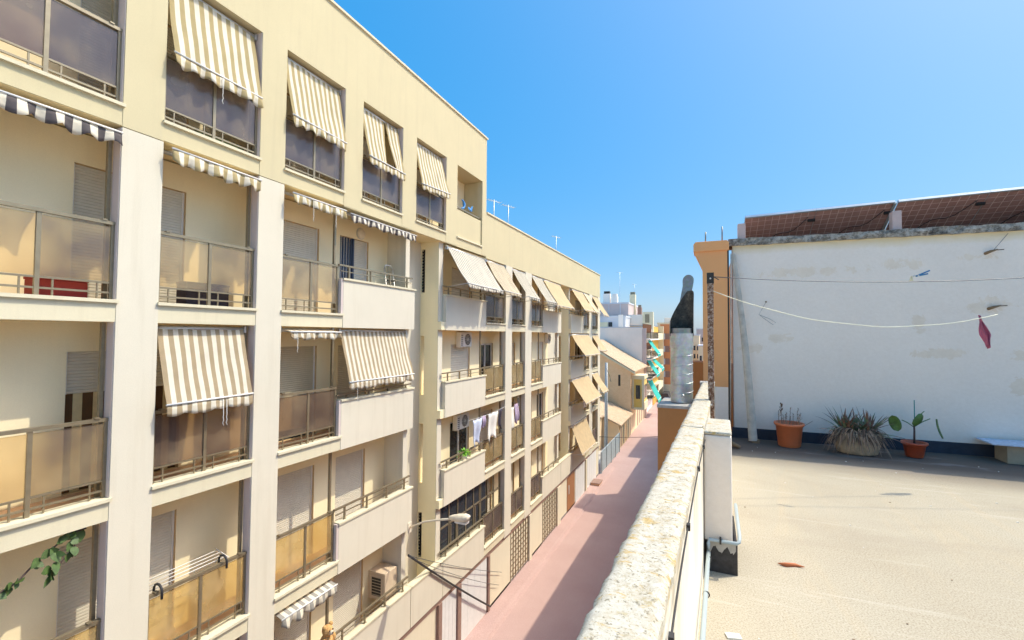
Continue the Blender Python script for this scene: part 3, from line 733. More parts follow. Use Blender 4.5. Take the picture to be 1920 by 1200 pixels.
awning('pale striped awning alone between two white pillars on the lower block', 19.14, 20.74, 14.5, .80, 13.15, 'canvas_pale', 'stripe_slate', 10, seed=15, val=.12, sag=.03)
awning('pale grey striped awning right of the second pillar pair on the lower block', 21.62, 23.28, 14.5, .80, 13.12, 'canvas_pale', 'stripe_slate', 10, seed=16, val=.12, sag=.03)
awning('plain tan awning tilted out over the second white balcony of the lower block', 23.4, 26.5, 14.5, .85, 13.02, 'canvas_tan', 'canvas_tan', 6, seed=17, val=.1, sag=.03)
awning('plain tan awning at the top of the far white balcony stack', 28.95, 31.9, 14.5, .85, 13.1, 'canvas_tan', 'canvas_tan', 6, seed=18, val=.1, sag=.03)
awning('narrow plain tan awning beside the topmost far white balcony', 32.0, 33.6, 14.5, .85, 13.1, 'canvas_tan', 'canvas_pale', 2, seed=19, val=.1, sag=.03)
awning('topmost narrow tan awning at the far corner of the lower block', 34.5, 36.5, 14.5, .9, 13.0, 'canvas_tan', 'canvas_tan', 4, seed=20, val=.1, sag=.03)
awning('wide plain tan awning second from the top in the far balcony stack', 28.95, 33.5, 11.5, .9, 10.1, 'canvas_tan', 'canvas_tan', 6, seed=21, val=.1, sag=.03)
awning('narrow tan awning second from the top at the far corner of the lower block', 34.5, 36.5, 11.5, .75, 10.25, 'canvas_tan', 'canvas_tan', 4, seed=22, val=.1, sag=.03)
awning('wide plain tan awning third from the top in the far balcony stack', 28.95, 33.5, 8.5, .95, 7.0, 'canvas_tan', 'canvas_tan', 6, seed=23, val=.1, sag=.03)
awning('third tan awning from the top at the far corner of the lower block', 34.5, 36.5, 8.5, .85, 7.1, 'canvas_tan', 'canvas_tan', 4, seed=24, val=.1, sag=.03)
awning('lowest wide tan awning of the far balcony stack hanging steeply', 29.0, 32.9, 5.5, .7, 3.7, 'canvas_tan', 'canvas_tan', 6, seed=25, val=.1, sag=.03)

# ------------------------------------------------------------------ balcony things
def ac_unit(label, x0, x1, y0, y1, z0, z1, face='X', group='air conditioners on the balconies', dark=False):
    t = thing('air_conditioner', ((x0+x1)/2, (y0+y1)/2, z0), label, 'air conditioner', group)
    MB().box(x0, x1, y0, y1, z0, z1).build('casing', 'white_plastic' if not dark else 'cream_plastic', t, bevel=.015)
    if face == 'X':
        cy = y0+(y1-y0)*.62; cz = (z0+z1)/2; r = min(z1-z0, y1-y0)*.4
        g = MB(); g.tube([(x1-.02, cy, cz), (x1+.004, cy, cz)], r, 24)
        g.build('fan_opening', 'dark_metal', t)
        g = MB()
        for k in range(1, 5):
            rr_ = r*k/4; pts = [(x1+.012, cy+rr_*math.cos(a*math.pi/12), cz+rr_*math.sin(a*math.pi/12)) for a in range(25)]; g.tube(pts, .006, 4, 0, False)
        for k in range(6): a = k*math.pi/6; g.tube([(x1+.012, cy-r*math.cos(a), cz-r*math.sin(a)), (x1+.012, cy+r*math.cos(a), cz+r*math.sin(a))], .005, 4)
        g.build('fan_grille', 'white_plastic', t)
        g = MB()
        for k in range(6): g.box(x1, x1+.006, y0+.04, y0+(y1-y0)*.2, z0+.06+k*(z1-z0-.12)/6, z0+.09+k*(z1-z0-.12)/6)
        g.build('vent_slots', 'dark_metal', t)
    else:
        g = MB(); g.box(x0+.12, x1-.12, y0-.006, y0+.01, z0+.10, z1-.12)
        g.build('grille', 'dark_metal', t)
        g = MB(); a0, a1, c0, c1 = x0+.10, x1-.10, z0+.08, z1-.10
        g.box(a0, a1, y0-.02, y0-.001, c0, c0+.03); g.box(a0, a1, y0-.02, y0-.001, c1-.03, c1); g.box(a0, a0+.03, y0-.02, y0-.001, c0+.03, c1-.03); g.box(a1-.03, a1, y0-.02, y0-.001, c0+.03, c1-.03)
        for k in range(7): zz = c0+.05+k*(c1-c0-.1)/6; g.box(a0+.03, a1-.03, y0-.012, y0-.007, zz, zz+.012)
        g.build('grille_frame', 'cream_plastic', t)
    br = MB()
    for y in (y0+.1, y1-.1): br.box(x0-.05, x1-.02, y-.02, y+.02, z0-.04, z0-.002)
    br.build('bracket', 'pale_metal', t)
    return t
ac_unit('bulky cream air conditioner with a dark side grille on the lowest near white balcony', -9.22, -8.62, 10.75, 11.30, 3.72, 4.50, 'Y', dark=True)
ac_unit('white air conditioner high on the wall above the upper middle balcony of the lower block', BX+.02, -8.98, 15.55, 16.45, 10.92, 11.5)
ac_unit('white air conditioner hung above the balcony with the drying laundry', BX+.02, -8.98, 15.35, 16.3, 7.70, 8.28)
ac_unit('air conditioner above the laundry in the narrow bay between two pillars', BX+.02, -8.98, 21.3, 22.2, 7.75, 8.3)
ac_unit('air conditioner with a round fan in the bay left of the far yellow wall', BX+.02, -8.98, 26.0, 26.5, 10.95, 11.5)
# laundry
def hung(name, label, y0, y1, ztop, zbot, x, mat, cat, seed, taper=0.0, grp='laundry drying on the balconies'):
    mb = MB(); nu, nv = 12, 8; rr = random.Random(seed)
    ph = rr.random()*6
    def P(i, j):
        u, v = i/nu, j/nv; yc = (y0+y1)/2
        y = yc+(y0+(y1-y0)*u-yc)*(1-taper*v)
        return (x+.05*math.sin(u*9+ph)*v+.03*math.sin(v*5+ph), y, ztop-.03*math.sin(math.pi*u*2)**2+(zbot-ztop)*v*(1+.08*math.sin(u*7+ph)))
    for i in range(nu):
        for j in range(nv): mb.face([P(i, j), P(i+1, j), P(i+1, j+1), P(i, j+1)], 0, True)
    return tag(mb.build(name, mat, thick=.006), label, cat, grp)
hung('shirt', 'bluish white shirt drying left on the laundry balcony', 15.3, 16.05, 8.16, 7.2, FX+.06, 'blue_cloth', 'laundry', 1, .35)
hung('towel', 'dark purple cloth hanging between the shirt and the white sheet', 16.08, 16.35, 8.2, 7.75, FX+.07, 'mauve_cloth', 'laundry', 2, .1)
hung('bed_sheet', 'white sheet hung over the rail line of the laundry balcony', 16.6, 17.5, 8.2, 7.15, FX+.06, 'white_cloth', 'laundry', 3, .05)
hung('trousers', 'dark garment drying at the right end of the laundry line', 17.55, 17.95, 8.25, 7.45, FX+.06, 'dark_cloth', 'laundry', 4, .2)
hung('blouse', 'white blouse drying in the narrow bay between the pillars', 19.5, 20.05, 8.0, 6.9, FX-.25, 'white_cloth', 'laundry', 5, .3)
hung('towel', 'mauve towel drying in the narrow bay between the pillars', 20.1, 20.55, 8.1, 7.2, FX-.25, 'mauve_cloth', 'laundry', 6, .1)
tag(MB().tube([(FX+.06, 14.9, 8.2), (FX+.06, 16.6, 8.17), (FX+.06, 18.3, 8.26)], .008, 5).build('clothesline', 'white_plastic'), 'thin clothesline carrying shirts and a sheet in front of the laundry balcony', 'clothesline')
# small green plant
def leafblade(mb, base, d, length, width, droop=.3, m=0, segs=4, up_=Vector((0, 0, 1))):
    d = Vector(d).normalized(); side = d.cross(up_)
    side = side.normalized() if side.length > .05 else Vector((1, 0, 0))
    pts = []
    for k in range(segs+1):
        t = k/segs; p = Vector(base)+d*length*t+Vector((0, 0, -droop*length*t*t)); w_ = width*math.sin(math.pi*min(.98, .12+.86*t))
        pts.append((p-side*w_*.5, p+side*w_*.5))
    for a, b in zip(pts, pts[1:]): mb.face([a[0], a[1], b[1], b[0]], m, True)
t = thing('potted_plant', (-8.55, 14.9, 6.79), 'bright green leafy plant in a small pot on a lower block balcony ledge', 'plant', 'plants on the buildings')
MB().lathe((-8.42, 14.95, 6.79), [(.0, 0), (.09, 0), (.12, .2), (.10, .2), (.09, .17), (0, .17)], 14).build('pot', 'white_plastic', t)
mb = MB()
for k in range(46):
    a = rnd.random()*6.28; e = rnd.uniform(.1, 1.3); leafblade(mb, (-8.42, 14.95, 6.98), (math.cos(a)*math.cos(e), math.sin(a)*math.cos(e), math.sin(e)), rnd.uniform(.2, .4), .09, .4)
mb.build('foliage', 'bright_leaf', t)
# ornamental white chair backs on that balcony
def deck_chair(label, x, y, z):
    t = thing('garden_chair', (x, y, z), label, 'chair', 'white garden chairs')
    m_ = MB().box(x-.2, x+.2, y-.2, y+.2, z+.4, z+.44); m_.build('seat', 'white_plastic', t)
    for sx, sy in ((-1, -1), (1, -1), (-1, 1), (1, 1)): MB().tube([(x+sx*.17, y+sy*.17, z), (x+sx*.17, y+sy*.17, z+.4)], .015, 6).build('leg', 'white_plastic', t)
    b = MB()
    for q in range(3):
        pts = [(x-.2, y-.18+q*.18+.09*math.cos(a*.52), z+.75+.13*math.sin(a*.52)) for a in range(13)]; b.tube(pts, .014, 5, 0, False)
    b.tube([(x-.2, y-.2, z+.44), (x-.2, y-.2, z+.95), (x-.2, y+.2, z+.95), (x-.2, y+.2, z+.44)], .016, 6)
    b.build('backrest', 'white_plastic', t)
deck_chair('white wrought garden chair left of the bright green plant', -8.7, 14.2, 5.87)
# round wall lamp, step ladder, plush toy, hand rail hooks, vine
t = thing('wall_lamp', (BX, 10.2, 14.25), 'round cream wall lamp above the barred balcony door', 'lamp')
MB().lathe((0, 0, 0), [(0, 0), (.15, 0)], 4).v  # (profile helper warm-up)
m_ = MB()
for j in range(16):
    for i in range(4):
        f = lambda i, j: (BX+.02+.10*math.cos(i*math.pi/8), 10.15+.15*math.sin(i*math.pi/8)*math.cos(j*math.pi/8), 14.28+.15*math.sin(i*math.pi/8)*math.sin(j*math.pi/8))
        m_.face([f(i, j), f(i+1, j), f(i+1, j+1), f(i, j+1)], 0, True)
m_.build('lamp_globe', 'lamp_cream', t)
MB().tube([(BX+.001, 10.15, 14.28), (BX+.025, 10.15, 14.28)], .165, 20).build('base_plate', 'pale_metal', t)
t = thing('step_ladder', (-8.8, 11.0, 11.87), 'folded white step ladder leaning at the end of the upper white balcony', 'ladder')
for y in (10.78, 11.16): MB().tube([(-8.62, y, 11.87), (-8.85, y, 13.35)], .02, 6).build('rail', 'pale_metal', t)
MB().tube([(-8.85, 10.78, 13.35), (-8.86, 10.85, 13.46), (-8.86, 11.09, 13.46), (-8.85, 11.16, 13.35)], .02, 6).build('top_hoop', 'pale_metal', t)
m_ = MB()
for k in range(4): m_.box(-8.80+.05*(3-k)-.03, -8.70+.05*(3-k)-.03, 10.8, 11.14, 12.15+k*.28, 12.19+k*.28)
m_.build('treads', 'dark_metal', t)
# plush toy (plain generic) sitting by the lowest near balcony post
t = thing('plush_toy', (-8.62, 8.42, 3.9), 'tan plush toy perched on the rail beside the lowest near white balcony', 'toy')
def ball(mb, c, r, m=0, sx=1, sy=1, sz=1, n=10):
    for i in range(n):
        for j in range(n):
            f = lambda i, j: (c[0]+r*sx*math.sin(math.pi*i/n)*math.cos(2*math.pi*j/n), c[1]+r*sy*math.sin(math.pi*i/n)*math.sin(2*math.pi*j/n), c[2]+r*sz*math.cos(math.pi*i/n))
            mb.face([f(i, j), f(i+1, j), f(i+1, j+1), f(i, j+1)], m, True)
m_ = MB(); ball(m_, (-8.42, 8.40, 4.10), .15, 0, 1, 1, 1.2); ball(m_, (-8.40, 8.40, 4.35), .13)
for s in (-1, 1): ball(m_, (-8.40, 8.40+.10*s, 4.46), .05); ball(m_, (-8.36, 8.40+.15*s, 4.14), .06, 0, 1, 1, 1.6); ball(m_, (-8.32, 8.40+.10*s, 3.98), .07, 0, 1.5)
m_.build('body', 'plush_tan', t)
m_ = MB(); ball(m_, (-8.285, 8.40, 4.33), .055); m_.build('muzzle', 'canvas_pale', t)
m_ = MB(); ball(m_, (-8.235, 8.40, 4.345), .02)
for s in (-1, 1): ball(m_, (-8.285, 8.40+.05*s, 4.39), .018)
m_.build('eyes', 'plush_dark', t)
# black rail hooks with a drying rack over the near third-floor rail
t = thing('drying_rack', (FX-.05, 5.3, 7.1), 'drying rack hooked by black arms over the rail of a near balcony', 'drying rack')
for y in (4.72, 5.82):
    pts = [(FX-.22, y, 7.02)]+[(FX-.10-.11*math.cos(a*math.pi/8), y, 7.12+.10*math.sin(a*math.pi/8)) for a in range(9)]+[(FX+.01, y, 7.0)]
    MB().tube(pts, .02, 8).build('hook', 'cable_black', t)
m_ = MB()
for k in range(4): m_.tube([(FX-.25-.09*k, 4.6, 7.10+.02*k), (FX-.25-.09*k, 6.0, 7.10+.02*k)], .008, 5)
for y in (4.6, 6.0): m_.tube([(FX-.20, y, 7.08), (FX-.58, y, 7.17)], .01, 5)
m_.build('rack_wires', 'white_plastic', t)
# vine trailing at the lower left balcony
t = thing('vine', (-8.6, 3.3, 8.5), 'trailing vine with dark green leaves hanging under the lowest left balcony slab', 'plant', 'plants on the buildings')
m_ = MB(); pts = [(-8.5, 3.75, 8.5), (-8.47, 3.55, 8.50), (-8.46, 3.35, 8.36), (-8.46, 3.18, 8.24), (-8.46, 3.02, 8.08), (-8.46, 2.86, 8.02), (-8.47, 2.7, 7.98)]
m_.tube(pts, .012, 6); br2 = [(-8.46, 3.35, 8.36), (-8.44, 3.42, 8.2), (-8.43, 3.30, 8.05)]; m_.tube(br2, .007, 5)
br3 = [(-8.47, 3.55, 8.50), (-8.44, 3.60, 8.32), (-8.43, 3.46, 8.16), (-8.43, 3.32, 7.96)]; m_.tube(br3, .007, 5); m_.build('stem', 'stem_brown', t)
m_ = MB()
for P_ in (pts, br2, br3):
    for a, b in zip(P_, P_[1:]):
        for q in range(4):
            p = Vector(a).lerp(Vector(b), rnd.random()); d = Vector((rnd.uniform(.1, .6), rnd.uniform(-1, 1), rnd.uniform(-1, .3)))
            leafblade(m_, p, d, rnd.uniform(.08, .15), rnd.uniform(.07, .12), .3, 0, 4, Vector((1, .2, .3)))
m_.build('leaves', 'vine_leaf', t)
# loggia ornaments
t = thing('ornament', (FX-.02, 14.6, 16.07), 'blue crescent ornament on the rail of the open corner loggia', 'ornament', 'blue ornaments on the loggia rail')
m_ = MB(); pts = [(FX-.1, 14.62+.16*math.cos(a), 16.26+.16*math.sin(a)) for a in [(-2.0+k*.35) for k in range(12)]]
m_.tube(pts, [.01+.045*math.sin(math.pi*k/11) for k in range(12)], 6); m_.build('crescent', 'toy_blue', t)
t = thing('ornament', (FX-.02, 15.3, 16.07), 'small blue bird shaped ornament on the corner loggia rail', 'ornament', 'blue ornaments on the loggia rail')
m_ = MB(); ball(m_, (FX-.1, 15.3, 16.2), .08, 0, .5, 1.3, .8); leafblade(m_, (FX-.1, 15.3, 16.2), (0, .6, .8), .25, .12, 0, 0, 4, Vector((1, 0, 0))); leafblade(m_, (FX-.1, 15.28, 16.2), (0, -.9, .3), .22, .12, 0, 0, 4, Vector((1, 0, 0))); m_.build('bird_body', 'toy_blue', t)
# items behind the near glass
def boxthing(name, label, cat, x0, x1, y0, y1, z0, z1, mat, lid=None, group=None):
    t = thing(name, ((x0+x1)/2, (y0+y1)/2, z0), label, cat, group)
    MB().box(x0, x1, y0, y1, z0, z1).build('body', mat, t, bevel=.01)
    MB().box(x0-.01, x1+.01, y0-.01, y1+.01, z1, z1+.04).build('lid', lid or mat, t, bevel=.008)
    return t
boxthing('storage_box', 'red box seen low behind the glass of the upper left balcony', 'box', -9.0, -8.7, 3.15, 3.75, 11.87, 12.15, 'red_cloth')
boxthing('storage_box', 'green planter box behind the glass of the nearest attic balcony', 'box', -9.0, -8.7, 5.3, 6.2, 14.92, 15.15, 'leaf_green')
boxthing('storage_box', 'dark box behind the glass between the two nearest pillars', 'box', -9.05, -8.75, 5.2, 6.0, 11.87, 12.3, 'dark_cloth')

# ------------------------------------------------------------------ street lamp, cables, antennas
t = thing('street_lamp', (FX+.01, 11.5, 5.69), 'cream street lamp on a long arm fixed to the end of the near block', 'street lamp')
MB().tube([(FX+.01, 11.5, 5.60), (-7.8, 11.5, 5.86), (-7.2, 11.5, 6.02), (-6.85, 11.5, 6.10)], .03, 10).build('arm', 'lamp_cream', t)
MB().box(FX+.009, FX+.03, 11.42, 11.58, 5.45, 5.75).build('bracket', 'lamp_cream', t)
m_ = MB(); prof = [(-6.95, .05, .05), (-6.85, .09, .08), (-6.65, .14, .11), (-6.45, .15, .12), (-6.33, .11, .09), (-6.28, .03, .03)]
rings = []
for (x, ry, rz) in prof:
    rings.append([Vector((x, 11.5+ry*math.cos(k*math.pi/8), 6.12+(x+6.95)*.14+rz*math.sin(k*math.pi/8))) for k in range(16)])
for a, b in zip(rings, rings[1:]):
    for k in range(16): m_.face([a[k], a[(k+1) % 16], b[(k+1) % 16], b[k]], 0, True)
m_.build('lamp_head', 'lamp_cream', t)
m_ = MB(); m_.box(-6.72, -6.36, 11.40, 11.60, 6.04, 6.09); m_.build('lens', 'white_plastic', t)
def cable(label, pts, r, sag=0.0, cat='cable', group='cables along the facades', mat='cable_black'):
    a, b = Vector(pts[0]), Vector(pts[-1])
    if len(pts) == 2: pts = [a.lerp(b, k/14)+Vector((0, 0, -sag*4*(k/14)*(1-k/14))) for k in range(15)]
    return tag(MB().tube(pts, r, 6).build('cable', mat), label, cat, group)
cable('thick black cable running from the end of the near block down to the shop fronts', [(-8.28, 11.38, 4.84), (-8.30, 17.0, .35)], .035, .06)
cable('upper thin wire fanning from the near block end to the shop fronts', [(-8.27, 11.40, 4.82), (-8.36, 18.2, 1.15)], .010, .08, mat='wire_grey')
cable('lower thin wire fanning from the near block end to the shop fronts', [(-8.26, 11.40, 4.78), (-8.36, 17.9, .75)], .010, .12, mat='wire_grey')
cable('overhead wire crossing the street before the beige low houses', [(-8.36, 37.0, 3.2), (-.2, 44.5, 3.0)], .02, .25)
def antenna(label, x, y, z0, z1, dx=.5):
    t = thing('antenna', (x, y, z0), label, 'antenna', 'aerials on the roofs')
    MB().tube([(x, y, z0), (x, y, z1)], .025, 6).build('mast', 'antenna_metal', t)
    m_ = MB(); m_.tube([(x-dx*.4, y-dx*.6, z1-.05), (x+dx*.4, y+dx*.6, z1-.1)], .018, 5)
    for k in range(6):
        p = Vector((x-dx*.4, y-dx*.6, z1-.05)).lerp(Vector((x+dx*.4, y+dx*.6, z1-.1)), k/5); m_.tube([p+Vector((-.16, .12, 0)), p+Vector((.16, -.12, 0))], .008, 4)
    m_.build('elements', 'antenna_metal', t)
antenna('roof aerial nearest to the attic corner', -9.5, 19.48, 16.0, 17.9); antenna('second roof aerial beyond the attic corner', -9.5, 21.17, 16.0, 18.1); antenna('roof aerial alone halfway along the lower block', -10, 30.6, 16.0, 18.45)

# ------------------------------------------------------------------ setting: street
mb = MB(); mb.face([(-600, -300, -.02), (600, -300, -.02), (600, 900, -.02), (-600, 900, -.02)]); struct('ground', mb, 'kerb_stone')
mb = MB(); mb.face([(-9.2, -30, 0), (3, -30, 0), (6, 140, 0), (-9.2, 140, 0)]); struct('street', mb, 'pink_paving')
mb = MB(); poly = [(-8.6, 0), (-7.95, 0), (-7.70, 0), (-7.80, .10), (-7.95, .12), (-8.6, .12)]
mb.prism_y([(-8.9, .001), (-7.62, .001), (-7.72, .09), (-7.86, .12), (-8.9, .13)], -10, 40); struct('pavement', mb, 'pink_paving')
t = thing('door_step', (-8.1, 34.9, .0), 'low reddish step at the foot of the far corner of the lower block', 'step')
MB().box(-8.4, -7.75, 34.3, 35.3, .12, .26).build('tread', 'terracotta_tile', t); MB().box(-8.4, -7.7, 34.25, 35.35, .26, .31).build('nosing', 'fascia_brown', t)

# ------------------------------------------------------------------ our side: terrace, parapet
def pin(y): return -.137+.026*y
def pout(y): return -.300+.026*y
TZ = 9.8; PT = 10.75
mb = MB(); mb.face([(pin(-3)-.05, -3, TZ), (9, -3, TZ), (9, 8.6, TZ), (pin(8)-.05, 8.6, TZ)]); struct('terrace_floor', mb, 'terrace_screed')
t = thing('house', (3, 0, 0), 'house carrying the sunny roof terrace below the lichen covered parapet', 'building')
MB().prism([(pout(-4)+.02, -4), (9, -4), (9, 8.0), (pout(8.0)+.02, 8.0)], 0, TZ-.02).build('wall', 'far_white', t)
MB().box(1.2, 8.8, -6.5, -3.2, TZ-.01, TZ+3.2).build('bounce_block', 'white_paint', t)  # unseen block added to bounce sunlight onto the white wall
# parapet
p = thing('parapet', (-.2, 3, TZ-.02), 'white terrace parapet topped by lichen covered concrete along the street edge', 'wall')
MB().prism([(pout(-2)+.005, -2), (pin(-2)-.006, -2), (pin(7.0)-.006, 7.0), (pout(7.0)+.005, 7.0)], TZ-.05, PT-.035).build('wall', 'weathered_white_wall', p)
def roughtop(y0, y1, n, nm):
    bm = bmesh.new(); rr = random.Random(n)
    us = 9; vs_ = n
    g = []
    for j in range(vs_+1):
        y = y0+(y1-y0)*j/vs_; row = []
        for i in range(us+1):
            u = i/us; x = pout(y)+(pin(y)-pout(y))*u
            e = min(u, 1-u); z = PT-(.012 if e == 0 else 0)+rr.uniform(-.003, .003)
            if e == 0: x += rr.uniform(-.004, .004)
            row.append(bm.verts.new((x, y, z)))
        g.append(row)
    for j in range(vs_):
        for i in range(us): bm.faces.new((g[j][i], g[j][i+1], g[j+1][i+1], g[j+1][i])).smooth = True
    for side in (0, us):
        lo = [bm.verts.new((g[j][side].co.x, g[j][side].co.y, PT-.036)) for j in range(vs_+1)]
        for j in range(vs_):
            f = (g[j][side], g[j+1][side], lo[j+1], lo[j]); bm.faces.new(f if side == 0 else f[::-1])
    for j in (0, vs_):
        lo = [bm.verts.new((g[j][i].co.x, g[j][i].co.y, PT-.036)) for i in range(us+1)]
        for i in range(us): bm.faces.new((g[j][i], g[j][i+1], lo[i+1], lo[i]))
    o0 = ORG[p.name]
    bmesh.ops.translate(bm, verts=bm.verts, vec=-o0); bmesh.ops.recalc_face_normals(bm, faces=bm.faces)
    me = bpy.data.meshes.new(nm); bm.to_mesh(me); bm.free(); me.materials.append(M['lichen_concrete'])
    o = bpy.data.objects.new(nm, me); COL.objects.link(o); o.parent = p; ORG[o.name] = o0
roughtop(-2, 3.535, 160, 'coping'); roughtop(3.543, 7.0, 80, 'coping')
MB().box(-.145, .05, 7.0, 7.25, TZ, PT-.0).build('end_cap', 'concrete_grey', p)
# buttress (short pier against the parapet)
bt = thing('pier', (.05, 3.75, TZ), 'short white pier against the parapet with a black tarred foot', 'pier')
MB().prism([(-.05, 3.45), (.125, 3.45), (.135, 4.0), (-.035, 4.0)], TZ+.20, PT-.03).build('shaft', 'peeling_white_wall', bt, bevel=.012)
MB().prism([(-.05, 3.449), (.126, 3.449), (.136, 4.0), (-.035, 4.0)], PT-.028, PT-.004).build('cap', 'lichen_concrete', bt, bevel=.012)
m_ = MB(); m_.prism([(-.04, 3.445), (.155, 3.445), (.155, 4.0), (-.03, 4.0)], TZ, TZ+.20); m_.build('tarred_foot', 'bitumen', bt)
m_ = MB(); xs = [-.03+k*.0175 for k in range(11)]
for a, b in zip(xs, xs[1:]):
    h0, h1 = TZ+.145+.02*math.sin(a*90)+.02*rnd.random(), TZ+.145+.02*math.sin(b*90)+.02*rnd.random()
    m_.face([(a, 3.443, h0), (b, 3.443, h1), (b, 3.443, TZ+.205), (a, 3.443, TZ+.205)])
m_.build('flaking_plaster', 'concrete_grey', bt)
# conduit along the foot and round the pier
c = thing('conduit', (0, 3, TZ), 'grey plastic conduit running along the parapet foot and round the white pier', 'pipe')
pts = [(pin(-1)+.03, -1, TZ+.13), (pin(1.5)+.03, 1.5, TZ+.135), (pin(3.38)+.025, 3.38, TZ+.15)]
MB().tube(pts, .013, 10).build('pipe', 'pvc_grey', c)
MB().tube([(pin(3.38)+.025, 3.38, TZ+.15), (pin(3.38)+.025, 3.40, TZ+.20), (pin(3.4)+.03, 3.42, TZ+.222), (.15, 3.42, TZ+.222), (.163, 3.43, TZ+.23), (.168, 3.46, TZ+.25), (.168, 4.0, TZ+.29)], .012, 10).build('bend', 'pvc_grey', c)
for y in (2.3, 2.85, 3.3): m_ = MB().tube([(pin(y)+.03-.016*math.cos(a), y, TZ+.14+.016*math.sin(a)) for a in [k*.5 for k in range(13)]], .0045, 6).build('clip', 'cable_black', c)
for x in (.05,): MB().box(x-.006, x+.006, 3.405, 3.437, TZ+.205, TZ+.245).build('clip', 'cable_black', c)
# thin black cable clipped to the inside of the parapet
pts = []
for k in range(60):
    y = -.5+k*.0688; pts.append((pin(y)+.006, y, PT-.055+.012*math.sin(y*3.1)-.09*math.exp(-((y-.95)/.45)**2)))
pts += [(pin(3.56)-.01, 3.56, PT-.03), (pin(3.58)-.012, 3.575, PT+.006)]
c = thing('cable', (pin(2), 2, PT-.06), 'thin black cable clipped to the inner face of the lichen covered parapet', 'cable')
MB().tube(pts, .0032, 6).build('wire', 'cable_black', c)
for y in (1.25, 1.85, 2.6, 3.2): MB().box(pin(y)+.0, pin(y)+.014, y-.012, y+.012, PT-.066+.012*math.sin(y*3.1)-.09*math.exp(-((y-.95)/.45)**2), PT-.044+.012*math.sin(y*3.1)-.09*math.exp(-((y-.95)/.45)**2)).build('clip', 'cable_black', c)
# rusty clothes post
c = thing('clothes_post', (0.0, 5.15, 10.2), 'rusty flaking steel post bolted to the parapet, carrying the lines', 'post')
m_ = MB(); zs = [10.2+k*.05 for k in range(36)]; rr = random.Random(3)
rows = []
for z in zs:
    j = lambda: rr.uniform(-.0035, .0035)
    rows.append([Vector((x+j(), y+j(), z)) for x, y in ((-.028, 5.12), (0, 5.118), (.028, 5.12), (.028, 5.175), (-.028, 5.175))])
for a, b in zip(rows, rows[1:]):
    for k in range(5): m_.face([a[k], a[(k+1) % 5], b[(k+1) % 5], b[k]])
m_.build('shaft', 'rusty_steel', c)
MB().box(-.034, .034, 5.112, 5.18, 11.95, 12.06).build('top_bracket', 'dark_metal', c)
m_ = MB()
for z in (10.42, 10.70, 12.0): m_.lathe((0, 0, 0), [(0, 0)], 3); ball(m_, (0, 5.115, z), .010)
m_.build('bolts', 'pale_metal', c)
# lines
tag(MB().tube([(.03, 5.15, 12.02), (.08, 5.17, 11.99), (.03, 5.16, 12.02)]+[Vector((.03, 5.15, 12.02)).lerp(Vector((4.6, 7.05, 12.20)), k/20)+Vector((0, 0, -.12*4*(k/20)*(1-k/20))) for k in range(21)], .0042, 5).build('clothesline', 'wire_grey'), 'thin dark wire line from the rusty post to the right', 'clothesline', 'clotheslines over the terrace')
def onray(x, y, Y):      # point of the photograph's view on the vertical plane at depth Y
    d = fw+rt*((x-960)/FPX)+up*((600-y)/FPX); return CAM+d*((Y-CAM.y)/d.y)
ra = Vector((.03, 5.15, 11.87)); rb = Vector((2.85, 6.62, 11.66))
tag(MB().tube([ra.lerp(rb, k/24)+Vector((0, 0, -.235*4*(k/24)*(1-k/24)*(1+.10*math.sin(k)*.2))) for k in range(25)], .0042, 6).build('clothesline', 'rope_cream'), 'cream sagging rope from the rusty post to the pink cloth', 'clothesline', 'clotheslines over the terrace')
# pink cloth
q = onray(1836, 594, 6.6)
m_ = MB(); n = 10
def PC(u, v):
    wd = .012+.115*v if v < .62 else .083-.05*(v-.62)/.38
    fold = .022*math.sin(u*13+2*v)*(.25+v)+.012*math.sin(u*27+5*v)
    return Vector((q.x+.065*v+(u-.35)*wd+.006*math.sin(9*v+4*u), q.y+fold, q.z+.02-.36*v*(1-.10*abs(math.sin(u*5.5)))-.02*u))
n = 18
for i in range(n):
    for j in range(n): m_.face([PC(i/n, j/n), PC((i+1)/n, j/n), PC((i+1)/n, (j+1)/n), PC(i/n, (j+1)/n)], 0, True)
c = m_.build('cleaning_cloth', 'pink_cloth', thick=.004); tag(c, 'faded pink cloth hanging at the end of the cream rope', 'cloth')
# pegs on the thin wire
def peg(label, pt, d1, d2, mat):
    t = thing('clothes_peg', pt, label, 'clothes peg', 'pegs on the thin wire')
    for d in (d1, d2): d = Vector(d); MB().obox(Vector(pt)+d*.5, d*.5, Vector((0, .006, 0)), d.cross(Vector((0, 1, 0))).normalized()*.007).build('half', mat, t, bevel=.002)
    MB().tube([Vector(pt)+Vector((.02, -.01, .004)), Vector(pt)+Vector((.02, .01, .004))], .008, 8).build('spring', 'pale_metal', t)
pw = onray(1717, 518, 6.0); peg('blue clothes peg on the thin wire in front of the white wall', pw, (.115, 0, .055), (.10, 0, .022), 'peg_blue')
pw2 = onray(1709, 518, 5.99); peg('cream clothes peg next to the blue one on the thin wire', pw2, (.008, 0, -.05), (-.012, 0, -.05), 'peg_cream')

# ------------------------------------------------------------------ white wall block
wl = thing('party_wall', (3, 8.3, TZ), 'white peeling wall with a dark foot band and mossy concrete top closing the terrace', 'wall')
def wy(x): return 8.085+.062*x
X1 = 9.0
def wq(mb, x0, x1, z0, z1, off, m=0, back=.35):
    mb.prism([(x0, wy(x0)-off), (x1, wy(x1)-off), (x1, wy(x1)+back), (x0, wy(x0)+back)], z0, z1, m)
m_ = MB(); wq(m_, .33, X1, TZ, 12.86, 0); m_.build('wall', 'peeling_white_wall', wl)
m_ = MB(); wq(m_, .30, X1, TZ-.01, TZ+.16, .012, 0, 0); m_.build('foot_band', 'dark_band', wl)
